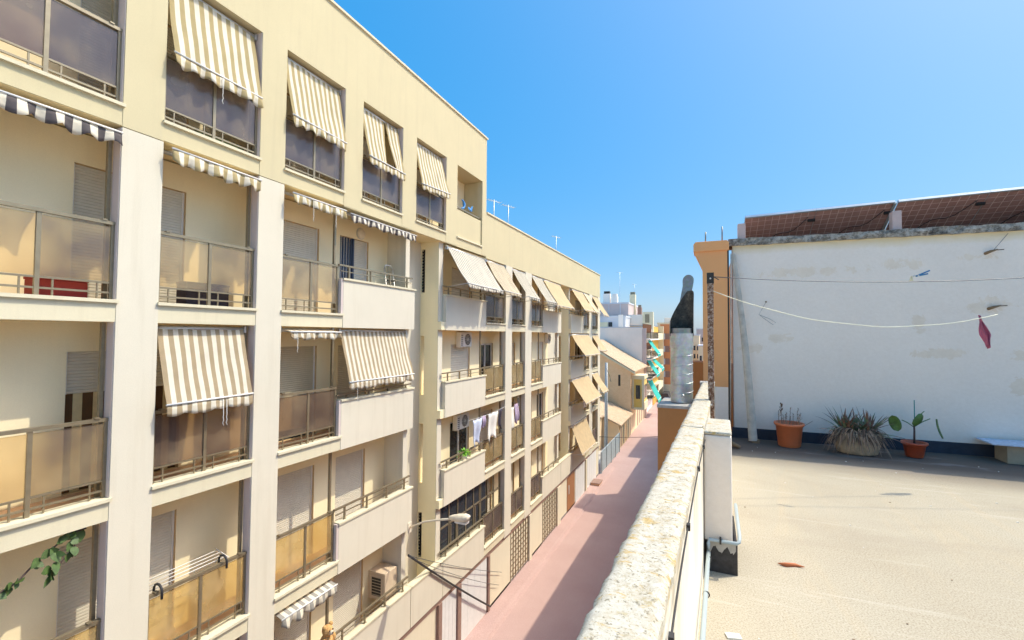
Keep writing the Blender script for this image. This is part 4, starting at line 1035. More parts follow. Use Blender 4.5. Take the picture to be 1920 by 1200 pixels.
# irregular mossy coping
bm = bmesh.new(); rr = random.Random(11); prev = None; nseg = 120; o0 = ORG[wl.name]
for k in range(nseg+1):
    x = .27+(X1-.27)*k/nseg; y = wy(x); a = rr.uniform(-.012, .012); b = rr.uniform(-.014, .014)
    th = 12.965+.006*math.sin(x*3); lo = 12.858+rr.uniform(-.006, .006)
    ring = [bm.verts.new(Vector(q_)-o0) for q_ in ((x, y-.035+a, lo), (x, y-.04+b, (lo+th)/2), (x, y-.03+a, th+b*.5), (x, y+.4, th), (x, y+.4, lo))]
    if prev:
        for i in range(5): bm.faces.new((prev[i], prev[(i+1) % 5], ring[(i+1) % 5], ring[i]))
    else: bm.faces.new(ring[::-1])
    prev = ring
bm.faces.new(prev); bmesh.ops.recalc_face_normals(bm, faces=bm.faces)
me = bpy.data.meshes.new('coping'); bm.to_mesh(me); bm.free(); me.materials.append(M['mossy_concrete'])
o = bpy.data.objects.new('coping', me); COL.objects.link(o); o.parent = wl
m_ = MB(); wq(m_, 4.25, X1, 12.97, 13.22, -.02); m_.build('raised_coping', 'mossy_concrete', wl)
# neighbouring house behind the wall
nb = thing('house', (4, 15, 0), 'neighbouring house behind the white wall with solar panels on its roof', 'building')
MB().prism([(-.10, 9.2), (X1, 9.2), (X1+1, 31), (.14, 31)], 0, 10.9).build('wall', 'brown_render', nb)
MB().prism([(.36, wy(.36)+.36), (X1, wy(X1)+.36), (X1, 13), (.36, 13)], 10.9, 12.84).build('upper_storey', 'orange_render', nb)
MB().prism([(-.45, 9.0), (-.10, 9.0), (-.10, 9.6), (-.45, 9.6)], 0, 10.93).build('chimney_shaft', 'brown_render', nb)
MB().prism([(.12, 35.3), (5, 35.3), (5, 38.1), (.2, 38.1)], 0, 14.2).build('stair_tower', 'far_cream', nb)
nb2 = thing('house', (4, 45, 0), 'house further along the right side of the street', 'building')
MB().prism([(.2, 31.1), (X1, 31.1), (X1, 35.2), (.2, 35.2)], 0, 10.9).build('low_part', 'far_cream', nb2)
MB().prism([(.3, 38.2), (X1, 38.2), (X1, 49.4), (.5, 49.4)], 0, 10.9).build('wall', 'far_cream', nb2)
MB().prism([(.5, 49.5), (X1, 49.5), (X1, 58.5), (.6, 58.5)], 0, 13.0).build('upper_storey', 'far_beige', nb2)
# orange corner pillar
op = thing('corner_pillar', (.07, 8.15, TZ), 'orange rendered corner pillar with corbelled head and rusty bars at the wall end', 'pillar')
MB().box(-.115, .25, 8.0, 8.4, 10.60, 12.78).build('shaft', 'orange_render', op)
MB().box(-.113, .248, 8.002, 8.4, 9.5, 10.598).build('white_foot', 'peeling_white_wall', op)
m_ = MB(); m_.prism_y([(-.115, 12.50), (-.115, 12.78), (-.235, 12.78)], 8.0, 8.4); m_.build('corbel', 'orange_render', op)
m_ = MB(); m_.prism_y([(-.25, 12.78), (.275, 12.78), (.275, 12.90), (.25, 12.94), (-.22, 12.94), (-.25, 12.90)], 7.97, 8.42); m_.build('head', 'orange_render', op, bevel=.006)
for x, h in ((-.07, 13.13), (.18, 13.2)): MB().tube([(x, 8.15, 12.93), (x+.004, 8.15, h)], .011, 7).build('steel_bar', 'dull_steel', op)
MB().box(.252, .275, 8.03, 8.10, 9.8, 12.86).build('downpipe_shadow_gap', 'dark_metal', op)
# leaning fibre cement pipe / trough
c = thing('gutter_pipe', (.5, 7.9, TZ), 'dusty grey half-round gutter pipe leaning against the white wall', 'pipe')
m_ = MB(); a = Vector((.335, 8.03, 12.72)); b = Vector((.575, 7.82, TZ+.03)); d = (b-a).normalized(); sd = Vector((1, .06, 0)); sd = (sd-d*sd.dot(d)).normalized(); nrm = d.cross(sd)
rings = []
for k in range(13):
    t_ = k/12; pt = a.lerp(b, t_)+Vector((.03*math.sin(math.pi*t_), 0, 0)); w_ = .034+.028*t_
    rings.append([pt+sd*w_*math.cos(x*math.pi/8)+nrm*w_*.7*math.sin(x*math.pi/8) for x in range(16)])
for r1, r2 in zip(rings, rings[1:]):
    for k in range(16): m_.face([r1[k], r1[(k+1) % 16], r2[(k+1) % 16], r2[k]], 0, True)
m_.build('pipe', 'fibre_cement', c)
m_ = MB().tube([a+nrm*.02+Vector((-.03, 0, 0)), b+Vector((-.30, .22, .1))], .012, 6); m_.build('rod', 'fibre_cement', c)
m_ = MB().box(.56, .66, 7.80, 7.88, TZ, TZ+.05); m_.build('brick_stop', 'debris_brown', c)

# ------------------------------------------------------------------ solar panels
py = lambda x: wy(x)+.42
def pxx(px_, py_, Y): return onray(px_, py_, Y).x
edges = [(.55, 1.573), (1.577, 2.60), (2.645, 3.72), (3.724, 4.80), (4.804, 5.9)]
labs = ['leftmost solar panel above the white wall, seen from its brown underside', 'second solar panel from the left, its underside ending at the pink post', 'solar panel right of the pink post with a coiled cable beneath', 'solar panel at the right picture edge above the mossy coping', 'last solar panel of the row beyond the right picture edge']
for (x0, x1), lb in zip(edges, labs):
    t = thing('solar_panel', ((x0+x1)/2, py(x0), 12.95), lb, 'solar panel', 'solar panels on the neighbouring roof')
    zt = lambda x: 13.40+.035*(x-.5)
    A_ = Vector((x0, py(x0)-.0, zt(x0))); B_ = Vector((x1, py(x1), zt(x1))); dn = Vector((-.06, 1.35, -.86))
    ex = B_-A_; nn = ex.cross(dn).normalized()
    if nn.z < 0: nn = -nn
    m_ = MB(); m_.face([A_, B_, B_+dn, A_+dn]); m_.face([A_+nn*.03, A_+dn+nn*.03, B_+dn+nn*.03, B_+nn*.03]); m_.build('backsheet', 'solar_backsheet', t)
    g = MB()
    for k in range(1, 10): p0 = A_+ex*k/10-nn*.003; g.obox(p0+dn*.5, ex.normalized()*.0035, dn*.5, nn*.001)
    for k in range(1, 15): p0 = A_+dn*k/15-nn*.003; g.obox(p0+ex*.5, ex*.5, dn.normalized()*.003, nn*.001)
    g.build('cell_grid', 'panel_grid', t)
    f = MB()
    f.obox(A_+ex*.5+nn*.012, ex*.5, dn.normalized()*.014, nn*.022); f.obox(A_+dn+ex*.5, ex*.5, dn.normalized()*.014, nn*.02)
    f.obox(A_+dn*.5+nn*.02, ex.normalized()*.004, dn*.5, nn*.02); f.obox(B_+dn*.5+nn*.02, ex.normalized()*.004, dn*.5, nn*.02)
    if abs(x1-2.60) < .01: f.obox(B_+dn*.5-nn*.004, ex.normalized()*.016, dn*.5, nn*.018)
    f.build('frame', 'panel_frame', t)
    jb = A_+ex*.96+dn*.12-nn*.02; MB().obox(jb, (.05, 0, 0), dn.normalized()*.02, nn*.015).build('junction_box', 'cable_black', t)
    cb = [A_+ex*(.1+.8*k/10)+dn*(.55-.45*k/10+.05*math.sin(k))-nn*.02 for k in range(11)]
    MB().tube(cb, .006, 5).build('lead', 'cable_black', t)
    if x0 > 2.7 and x0 < 3:
        cc = A_+ex*.62+dn*.32-nn*.03; MB().tube([cc+ex.normalized()*.07*math.cos(k*.52)+dn.normalized()*.07*math.sin(k*.52) for k in range(25)], .008, 5).build('cable_coil', 'cable_black', t)
for x, h, lb in ((.47, 13.23, 'leftmost pink concrete post under the solar panels'), (2.51, 13.26, 'pink concrete post between two solar panels'), ):
    o = MB().box(x-.055, x+.055, wy(x)+.06, wy(x)+.2, 12.95, h).build('panel_post', 'pink_post', bevel=.005); tag(o, lb, 'post', 'posts of the solar panels')
# wall hooks with stains
for (px_, py_, lb, wz) in ((1858, 472, 'rusty anchor with a wire stub high on the white wall', .12), (1864, 576, 'rusty anchor with frayed rope above the pink cloth', .1)):
    h = onray(px_, py_, 8.29); t = thing('wall_anchor', h, lb, 'wall anchor', 'rusty anchors in the white wall')
    MB().tube([h+Vector((-.055, .02, -.02)), h+Vector((-.02, -.04, -.0)), h+Vector((.05, -.05, .02))], [.022, .018, .008], 8).build('stub', 'debris_brown', t)
    MB().tube([h+Vector((.0, -.04, .01)), h+Vector((.12, -.03, .02))], .006, 5).build('frayed_end', 'dry_dark', t)
    if py_ < 500: MB().tube([h+Vector((0, -.04, 0)), h+Vector((.18, .0, .24))], .003, 5).build('wire', 'wire_grey', t)
h = onray(1436, 566, 8.12); t = thing('wall_anchor', h, 'small hook with a thin tangled wire on the left of the white wall', 'wall anchor', 'rusty anchors in the white wall')
ball_ = MB(); ball(ball_, h+Vector((0, -.02, 0)), .014); ball_.build('hook', 'debris_brown', t)
MB().tube([h+Vector((0, -.02, 0)), h+Vector((-.06, -.03, -.12)), h+Vector((-.10, -.03, -.20)), h+Vector((-.02, -.03, -.27)), h+Vector((.09, -.03, -.36)), h+Vector((.13, -.03, -.33)), h+Vector((.05, -.03, -.27)), h+Vector((-.08, -.03, -.21))], .0025, 5).build('wire', 'wire_grey', t)

# ------------------------------------------------------------------ flue duct with cowl
c = thing('flue_pipe', (-.37, 6.7, 10.5), 'galvanised spiral flue pipe with an open scoop cowl beside the parapet', 'flue')
dx, dy, r = -.372, 6.72, .145
m_ = MB().lathe((dx, dy, 10.5), [(r, 0), (r, .94)], 40)
m_.tube([(dx+(r+.001)*math.cos(k*math.pi/16), dy+(r+.001)*math.sin(k*math.pi/16), 10.53+.125*k/32) for k in range(0, 225)], .0045, 5)
m_.build('duct', 'galvanised_steel', c)
MB().lathe((dx, dy, 11.24), [(r+.009, 0), (r+.009, .2)], 40).lathe((dx, dy, 11.24), [(r-.012, .2), (r+.009, .2)], 40).lathe((dx, dy, 11.24), [(r+.009, 0), (r-.001, 0)], 40).build('collar', 'galvanised_steel', c)
m_ = MB(); m_.lathe((dx, dy, 11.42), [(r-.012, 0), (r-.012, .09)], 32); m_.build('inner_sleeve', 'dull_steel', c)
# cowl: half-shell scoop open to the viewer, top leaning right, and a round-ended flap behind
def scoop(name, th0, th1, ztop, rr_, z0, lean, mats, thick, y_shift=0):
    m_ = MB(); nu, nv = 28, 22
    def P(u, v):
        th = th0+(th1-th0)*u; zt = ztop(u); z = z0+(zt-z0)*v; k = (z-11.44)
        return Vector((dx+rr_*math.cos(th)*(1-.12*max(0, k))+lean*max(0, k)**1.25, dy+y_shift+rr_*math.sin(th)*(1-.25*max(0, k)), z))
    for i in range(nu):
        for j in range(nv): m_.face([P(i/nu, j/nv), P((i+1)/nu, j/nv), P((i+1)/nu, (j+1)/nv), P(i/nu, (j+1)/nv)], 0, True)
    o = m_.build(name, mats, c, thick=thick, back=1)
    return o
# angles: 0 = +x (right in view), pi/2 = away, pi = left ; the shell wraps left-behind-right
def zt_main(u):     # low lip on the left, high rounded lobe on the right
    return 11.62+.43*(math.sin(math.pi*min(1, max(0, (u-.0)/1.0)**.0 if False else min(1, u/.62))*.5)**1.0 if u < .62 else 1.0)
def lobe(u):
    # u=0 right edge ... u=1 left edge
    if u < .24: return 11.80+.24*math.sqrt(max(0, 1-((.24-u)/.24)**2))
    if u < .36: return 12.04
    k = min(1, (u-.36)/.50); return 12.04-.44*(k*k*(3-2*k)*.35+k*.65)
scoop('scoop', -.25, math.pi+.45, lobe, r+.012, 11.40, .03, ['dull_steel', 'sooty_steel'], .006)
fl = [(.075*math.cos(math.pi*k/16), .14+.085*math.sin(math.pi*k/16)) for k in range(17)]
outl = [(.045, -.22), (.055, -.02), (.07, .08)] + fl + [(-.07, .06), (-.085, -.05), (-.105, -.22)]
m_ = MB(); P3 = lambda s_, t_, off: Vector((dx+.075+s_+.05*t_, dy+.205+off+.06*t_, 12.055+t_))
m_.face([P3(s_, t_, 0) for s_, t_ in outl]); m_.face([P3(s_, t_, .006) for s_, t_ in outl][::-1])
for a, b in zip(outl, outl[1:]+outl[:1]): m_.face([P3(*a, 0), P3(*a, .006), P3(*b, .006), P3(*b, 0)])
m_.build('flap', 'flap_steel', c)
b_ = MB(); ball(b_, (dx+.02, dy-r-.004, 10.60), .022); b_.build('screw_cap', 'pale_metal', c)
cb = thing('chimney_block', (-.5, 6.7, 0), 'brown rendered shaft with a pale slab top carrying the flue pipe', 'chimney')
MB().prism([(-.655, 6.36), (pout(6.4)+.01, 6.37), (pout(7.2)+.01, 7.15), (-.63, 7.15)], 0, 10.45).build('shaft', 'brown_render', cb)
MB().prism([(-.665, 6.35), (pout(6.4)+.0, 6.36), (pout(7.2)+.0, 7.16), (-.64, 7.16)], 10.45, 10.49).build('slab', 'concrete_grey', cb, bevel=.006)

# ------------------------------------------------------------------ plants on the terrace
def lofted_pot(t, cx, cy, rb, rt_, h, mat, rim=.022):
    MB().lathe((cx, cy, TZ), [(0, .002), (rb*.9, .002), (rb, .015), (rt_-.012, h-rim*2), (rt_, h-rim*2), (rt_+.012, h-rim), (rt_+.010, h), (rt_-.012, h), (rt_-.02, h-.06), (0, h-.06)], 32).build('pot', mat, t)
    MB().lathe((cx, cy, TZ+h-.055), [(0, .012), (rt_-.02, 0)], 24).build('soil', 'soil', t)
t = thing('potted_plant', (1.05, 7.8, TZ), 'large orange plastic pot with dead dry flower stems by the white wall', 'plant', 'potted plants by the white wall')
lofted_pot(t, 1.045, 7.8, .145, .185, .345, 'terracotta_plastic')
m_ = MB(); sd = MB()
for k in range(13):
    x0, y0 = 1.045+rnd.uniform(-.13, .13), 7.8+rnd.uniform(-.1, .1); hgt = rnd.uniform(.12, .33); lx = rnd.uniform(-.03, .03)
    pts = [(x0+lx*q/4+rnd.uniform(-.006, .006), y0, TZ+.29+hgt*q/4) for q in range(5)]; m_.tube(pts, .0035, 4)
    for q in range(5):
        p0 = Vector(pts[-1])-Vector((0, 0, q*.022)); leafblade(sd, p0, (rnd.uniform(-1, 1), rnd.uniform(-1, 1), .6), .028, .016, .2)
for q in range(8): leafblade(sd, (.945, 7.76, TZ+.50+q*.014), (rnd.uniform(-1, 1), -.3, .8), .05, .03, .1, 1)
m_.tube([(1.2, 7.75, TZ+.30), (1.28, 7.74, TZ+.36), (1.33, 7.74, TZ+.40)], .003, 4)
m_.build('stems', 'dry_leaf', t); sd.build('seed_heads', ['dry_leaf', 'dry_dark'], t)
# aloe in a barrel planter
t = thing('potted_plant', (1.83, 7.72, TZ), 'sprawling aloe with red tipped leaves and dry brown skirt in a pale oval planter', 'plant', 'potted plants by the white wall')
MB().lathe((1.845, 7.74, TZ), [(0, .002), (.20, .002), (.235, .02), (.27, .16), (.275, .28), (.26, .30), (.24, .27), (0, .27)], 32, 0, 1, .75).build('planter', 'planter_clay', t)
gr = MB(); dr = MB()
def blade(mb, base, az, el, length, width, droop, m0, m1, segs=7):
    d = Vector((math.cos(az)*math.cos(el), math.sin(az)*math.cos(el), math.sin(el))); side = Vector((-math.sin(az), math.cos(az), 0)); pr = []
    for k in range(segs+1):
        s_ = k/segs; p0 = Vector(base)+d*length*s_+Vector((0, 0, -droop*length*s_**2)); w_ = width*(1-s_)**.8+.002
        nrm = d.cross(side).normalized()
        pr.append([p0-side*w_*.5, p0+nrm*w_*.28, p0+side*w_*.5])
    for k, (a, b) in enumerate(zip(pr, pr[1:])):
        mm = m0 if k < segs*.55 else m1
        mb.face([a[0], a[1], b[1], b[0]], mm, True); mb.face([a[1], a[2], b[2], b[1]], mm, True); mb.face([a[2], a[0], b[0], b[2]], mm, True)
cent = [(1.73, 7.70), (1.95, 7.68), (1.84, 7.75), (1.70, 7.80), (1.99, 7.80)]
for ci, (cx, cy) in enumerate(cent):
    for k in range(17):
        az = rnd.random()*6.283; el = rnd.uniform(.55, 1.45); ln = rnd.uniform(.2, .40)
        blade(gr, (cx+.02*math.cos(az), cy+.02*math.sin(az), TZ+.30), az, el, ln, rnd.uniform(.035, .055), rnd.uniform(-.05, .25), 0 if rnd.random() < .75 else 1, 1 if rnd.random() < .7 else 0)
for az, el, ln in ((3.3, .75, .48), (3.5, .35, .42), (-.1, .15, .44), (-.2, .0, .40), (2.6, .9, .45), (.4, .9, .45)):
    blade(gr, (1.84+.16*math.cos(az), 7.7, TZ+.28), az, el, ln, .05, .25, 0, 1)
for k in range(210):
    az = rnd.uniform(math.pi*.95, math.pi*2.05) if rnd.random() < .85 else rnd.random()*6.28
    b0 = (1.84+.25*math.cos(az)*rnd.uniform(.5, 1), 7.73+.18*math.sin(az)*rnd.uniform(.5, 1), TZ+rnd.uniform(.24, .36))
    blade(dr, b0, az+rnd.uniform(-.5, .5), rnd.uniform(-.1, .5), rnd.uniform(.12, .23), rnd.uniform(.012, .026), rnd.uniform(.8, 1.4), 0 if rnd.random() < .6 else 1, 0 if rnd.random() < .7 else 1, 6)
gr.build('leaves', ['aloe_green', 'aloe_red'], t); dr.build('dry_leaves', ['dry_leaf', 'dry_dark'], t)
# young rubber plant
t = thing('potted_plant', (2.5, 7.83, TZ), 'young rubber plant with three big leaves and a stake in a small red pot', 'plant', 'potted plants by the white wall')
lofted_pot(t, 2.50, 7.83, .095, .135, .20, 'terracotta_red', .016)
MB().tube([(2.50, 7.83, TZ+.15), (2.505, 7.83, TZ+.35), (2.50, 7.83, TZ+.50)], [.013, .011, .009], 8).build('stem', 'stem_brown', t)
MB().tube([(2.512, 7.845, TZ+.15), (2.515, 7.845, TZ+.76)], .006, 6).build('stake', 'stake_green', t)
m_ = MB()
m_.tube([(2.5, 7.83, TZ+.40), (2.42, 7.80, TZ+.46), (2.36, 7.79, TZ+.49)], .006, 6); m_.tube([(2.5, 7.83, TZ+.40), (2.58, 7.80, TZ+.48), (2.66, 7.79, TZ+.53)], .006, 6); m_.tube([(2.5, 7.83, TZ+.47), (2.55, 7.82, TZ+.55), (2.61, 7.82, TZ+.62)], .005, 6)
m_.build('twigs', 'leaf_green', t)
def bigleaf(c0, ax, ay, bend=.12):
    m_ = MB(); c0 = Vector(c0); ax = Vector(ax); ay = Vector(ay); nrm = ax.cross(ay).normalized(); n = 10
    P = lambda i, s: c0+ax*(2*i/n-1)+ay*s*math.sqrt(max(0, 1-(2*i/n-1)**2))**.9+nrm*(bend*ax.length*(2*i/n-1)**2+.25*ay.length*abs(s))
    for i in range(n):
        for s0, s1 in ((-1, -.5), (-.5, 0), (0, .5), (.5, 1)): m_.face([P(i, s0), P(i+1, s0), P(i+1, s1), P(i, s1)], 0, True)
    return m_.build('leaf', 'leaf_green', t, thick=.003)
bigleaf((2.28, 7.77, TZ+.45), (.035, .01, -.105), (.058, -.02, .02)); bigleaf((2.545, 7.80, TZ+.50), (.045, -.0, .085), (.045, .02, -.02)); bigleaf((2.725, 7.77, TZ+.405), (.03, 0, -.125), (.022, .05, .005))
# cardboard box and leaflet at the right
t = thing('cardboard_box', (3.62, 8.03, TZ), 'tan cardboard box with pale patterned lid flap at the foot of the white wall', 'box')
m_ = MB(); m_.box(3.47, 3.95, 7.93, 8.22, TZ, TZ+.22); m_.build('carton', 'cardboard', t, bevel=.004)
m_ = MB(); m_.prism_y([(3.30, TZ+.235), (3.98, TZ+.235), (3.98, TZ+.25), (3.30, TZ+.25)], 7.86, 8.27); m_.build('flap', 'paper_blue', t)
# debris
t = tag(MB().tube([(.42, 3.74, TZ+.008), (.47, 3.73, TZ+.012), (.53, 3.76, TZ+.008), (.585, 3.75, TZ+.010)], [.002, .014, .012, .002], 6).build('fallen_leaf', 'red_leaf'), 'orange red fallen leaf lying on the terrace floor', 'leaf')
m_ = MB()
for k in range(70):
    x = rnd.uniform(.2, 3.6); y = rnd.uniform(2.4, 7.6); s = rnd.uniform(.002, .006)
    m_.obox((x, y, TZ+s*.4), (s*rnd.uniform(.6, 1.6), rnd.uniform(-.3, .3)*s, 0), (rnd.uniform(-.3, .3)*s, s, 0), (0, 0, s*.4), 0 if rnd.random() < .6 else 1)
o = m_.build('grit', ['debris_white', 'debris_brown']); tag(o, 'scattered crumbs of plaster and grit on the terrace floor', 'grit', kind='stuff')
m_ = MB()
for (x, y, s) in ((.10, 2.75, .035), (.92, 2.62, .012), (.66, 2.62, .012)): m_.obox((x, y, TZ+.004), (s, s*.3, 0), (-s*.2, s*.6, 0), (0, 0, .004))
tag(m_.build('plaster_flakes', 'debris_white'), 'white plaster flakes at the foot of the parapet', 'plaster flakes', kind='stuff')
t = thing('bark_scrap', (.30, 7.4, TZ), 'dry brown palm bark scrap lying at the foot of the orange pillar', 'debris')
m_ = MB(); m_.tube([(.20, 7.35, TZ+.05), (.28, 7.33, TZ+.06), (.37, 7.28, TZ+.03)], [.02, .035, .02], 8); m_.tube([(.22, 7.4, TZ+.02), (.30, 7.36, TZ+.03), (.35, 7.30, TZ+.015)], [.01, .02, .012], 8); m_.build('bark', 'debris_brown', t)

# ------------------------------------------------------------------ far left side of the street
# vacant lot: pale fence, pole
t = thing('metal_fence', (-8.3, 41, 0), 'pale blue sheet metal fence along the vacant lot past the lower block', 'fence')
m_ = MB()
for k in range(56):
    y = 37.35+k*.15; m_.box(-8.34 - (.03 if k % 2 else 0), -8.30-(.03 if k % 2 else 0), y, y+.15, .1, 1.85)
m_.build('sheet', 'fence_blue', t)
for k in range(5): MB().box(-8.30, -8.24, 37.5+k*2-.04, 37.5+k*2+.04, 0, 1.9).build('post', 'pole_grey', t)
t = thing('utility_pole', (-9.3, 44, 0), 'grey utility pole standing behind the pale metal fence', 'pole')
MB().tube([(-9.3, 44, 0), (-9.27, 44, 4.5), (-9.25, 44, 8.8)], [.17, .15, .12], 10).build('shaft', 'pole_grey', t)
MB().box(-9.32, -9.18, 43.9, 44.1, 5.2, 5.4).build('clamp', 'dark_metal', t)
MB().tube([(-9.25, 43.9, 8.3), (-8.9, 43.8, 7.6), (-8.75, 43.8, 7.0), (-8.9, 43.8, 7.2)], .02, 5).build('loose_wire', 'cable_black', t)
t = thing('shed', (-11, 43, 0), 'low beige shed wall inside the vacant lot behind the fence', 'shed')
MB().box(-14, -10.2, 45.2, 46.2, 0, 3.2).build('wall', 'far_beige', t); MB().box(-14.1, -10.0, 45.0, 46.4, 3.2, 3.35).build('roof', 'clay_roof_tile', t)
# low tiled house
t = thing('low_house', (-10.5, 50.5, 0), 'single storey beige house with a clay tile roof and tall narrow doors', 'house', 'old houses along the left of the street')
m_ = MB(); m_.prism_y([(-13.5, 0), (-8.55, 0), (-8.55, 2.35), (-13.5, 4.5)], 46.8, 54.4); m_.build('wall', 'far_beige', t)
m_ = MB(); m_.prism_y([(-13.6, 4.52), (-8.3, 2.30), (-8.3, 2.44), (-13.6, 4.70)], 46.5, 54.42); m_.build('roof', 'clay_roof_tile', t)
for k, y in enumerate((47.2, 48.6, 50.0, 51.4, 52.8)):
    d = MB().box(-8.56, -8.50, y, y+.75, .1, 2.05).build('door', ['fascia_brown', 'dark_metal', 'door_brown', 'dark_metal', 'fascia_brown'][k], t)
    m_ = MB(); m_.box(-8.52, -8.46, y-.12, y, 0, 2.2); m_.box(-8.52, -8.46, y+.75, y+.87, 0, 2.2); m_.box(-8.52, -8.46, y-.12, y+.87, 2.2, 2.3); m_.build('door_surround', 'far_cream', d)
# tall brick gabled house with yellow bay
t = thing('brick_house', (-11, 60, 0), 'old brick house with blank gable, clay tile roof and yellow glazed bay', 'house', 'old houses along the left of the street')
m_ = MB(); m_.prism_y([(-14, 0), (-8.6, 0), (-8.6, 7.5), (-14, 10.6)], 54.5, 65.9); m_.build('wall', 'old_brick', t)
rf = MB().prism_y([(-14.2, 10.62), (-8.1, 7.14), (-8.1, 7.30), (-14.2, 10.85)], 54.2, 65.95).build('roof', 'clay_roof_tile', t)
MB().prism_y([(-14.2, 10.40), (-8.1, 6.98), (-8.1, 7.13), (-14.2, 10.61)], 54.15, 54.6).build('verge', 'far_cream', rf)
MB().box(-10.05, -9.80, 54.47, 54.52, 5.5, 6.8).build('vent_slot', 'dark_metal', t)
by = MB().box(-8.6, -7.25, 55.3, 58.2, 2.9, 6.3).build('bay', 'far_yellow', t)
m_ = MB(); m_.box(-8.65, -7.15, 55.15, 58.3, 6.3, 6.75); m_.box(-8.65, -7.15, 55.15, 58.3, 2.75, 3.0); m_.box(-8.65, -8.35, 55.2, 55.29, 3.0, 6.3); m_.box(-7.45, -7.15, 55.2, 58.25, 3.0, 3.6); m_.box(-7.45, -7.18, 55.2, 55.29, 3.6, 6.3); m_.build('bay_trim', 'far_cream', by)
m_ = MB(); m_.box(-8.15, -7.65, 55.25, 55.29, 4.0, 5.6); m_.build('bay_window', 'dark_glass', by)
m_ = MB(); m_.box(-7.245, -7.22, 55.6, 56.6, 4.0, 5.6); m_.box(-7.245, -7.22, 56.9, 57.9, 4.0, 5.6); m_.build('bay_window', 'dark_glass', by)
for y in (59.2, 61.0, 62.8, 64.4):
    d = MB().box(-8.62, -8.55, y, y+.8, .1, 2.3).build('door', 'fascia_brown', t); MB().box(-8.62, -8.57, y, y+.8, 3.4, 5.2).build('window', 'dark_glass', t)
MB().box(-8.59, -8.56, 54.5, 65.9, 0, 2.9).build('street_front', 'far_beige', t)
# white walled flats with teal awnings
t = thing('apartment_building', (-12, 71, 0), 'flats with a blank white side wall and balconies shaded by teal awnings', 'building')
MB().box(-16, -8.85, 66, 78, 0, 12.55).build('wall', 'far_white', t)
MB().box(-16.05, -8.8, 65.96, 66.06, 12.55, 12.7).build('coping', 'far_grey', t)
for k, z in enumerate((2.6, 5.4, 8.2, 11.0)):
    bl = MB().box(-8.85, -7.75, 66.3, 77.6, z-.2, z).build('balcony', 'far_white', t)
    m_ = MB()
    for q in range(24): m_.box(-7.80, -7.77, 66.4+q*.46, 66.44+q*.46, z, z+.95)
    m_.box(-7.82, -7.75, 66.3, 77.6, z+.95, z+1.0)
    for q in range(6): m_.box(-8.8+q*.16, -8.77+q*.16, 66.32, 66.36, z, z+.95)
    m_.box(-8.84, -7.76, 66.3, 66.37, z+.95, z+1.0); m_.build('railing', 'dark_metal', bl)
    MB().box(-8.86, -8.82, 66.6, 77, z+.0, z+2.2).build('balcony_recess', 'dark_glass', t)
MB().box(-8.86, -8.3, 66.0, 66.25, 0, 12.5).build('end_strip', 'far_pink', t)
def teal(label, y0, y1, zt, zb, pr):
    o = thing('awning', (-8.6, (y0+y1)/2, zt), label, 'awning', 'teal awnings down the street')
    m_ = MB(); n = 6
    for k in range(n):
        a, b = k/n, (k+1)/n; f = lambda q: (-8.3+(pr+.0)*q, zt+(zb-zt)*q-.08*math.sin(math.pi*q))
        (xa, za), (xb, zb_) = f(a), f(b); m_.face([(xa, y0, za), (xa, y1, za), (xb, y1, zb_), (xb, y0, zb_)])
    m_.build('fabric', 'teal_cloth', o, thick=.03)
    v_ = MB()
    for k in range(10):
        ya, yb = y0+(y1-y0)*k/10, y0+(y1-y0)*(k+1)/10; v_.face([(-8.3+pr, ya, zb), (-8.3+pr, yb, zb), (-8.3+pr+.02, yb, zb-.34), (-8.3+pr+.02, (ya+yb)/2, zb-.42), (-8.3+pr+.02, ya, zb-.34)])
    v_.build('valance', 'teal_cloth', o, thick=.02)
    MB().tube([(-8.3+pr, y0, zb), (-8.3+pr, y1, zb)], .04, 6).build('front_bar', 'white_plastic', o)
    MB().tube([(-8.3, y0, zt), (-8.3, y1, zt)], .06, 6).build('roller', 'white_plastic', o)
teal('topmost teal awning on the flats with the blank white wall', 66.6, 70.5, 11.0, 8.9, 1.5)
teal('near teal awning on the middle balcony of the flats', 66.6, 70.5, 8.0, 6.0, 1.35)
teal('far teal awning on the middle balcony of the flats', 71.5, 75.5, 8.0, 6.5, 1.55)
teal('lowest teal awning, hanging long over the street', 66.8, 71, 5.3, 2.4, 1.5)
# houses beyond, ochre flats
t = thing('apartment_building', (-9, 82, 0), 'narrow ochre and cream flats between the teal awnings and the orange block', 'building')
MB().box(-14, -8.75, 78.2, 87, 0, 13.0).build('wall', 'far_ochre', t)
for z in (2.6, 5.4, 8.2, 11.0): MB().box(-8.75, -7.9, 78.3, 86.5, z-.2, z+.9).build('balcony', 'far_cream', t)
MB().box(-10.4, -8.7, 78.1, 79.0, 10.8, 15.4).build('stair_tower', 'far_cream', t)
MB().box(-10.0, -9.3, 78.05, 78.12, 13.6, 15.0).build('louvre', 'bronze_metal', t)
MB().box(-8.75, -7.85, 86.5, 87.2, 0, 13.2).build('corner_strip', 'far_cream', t)
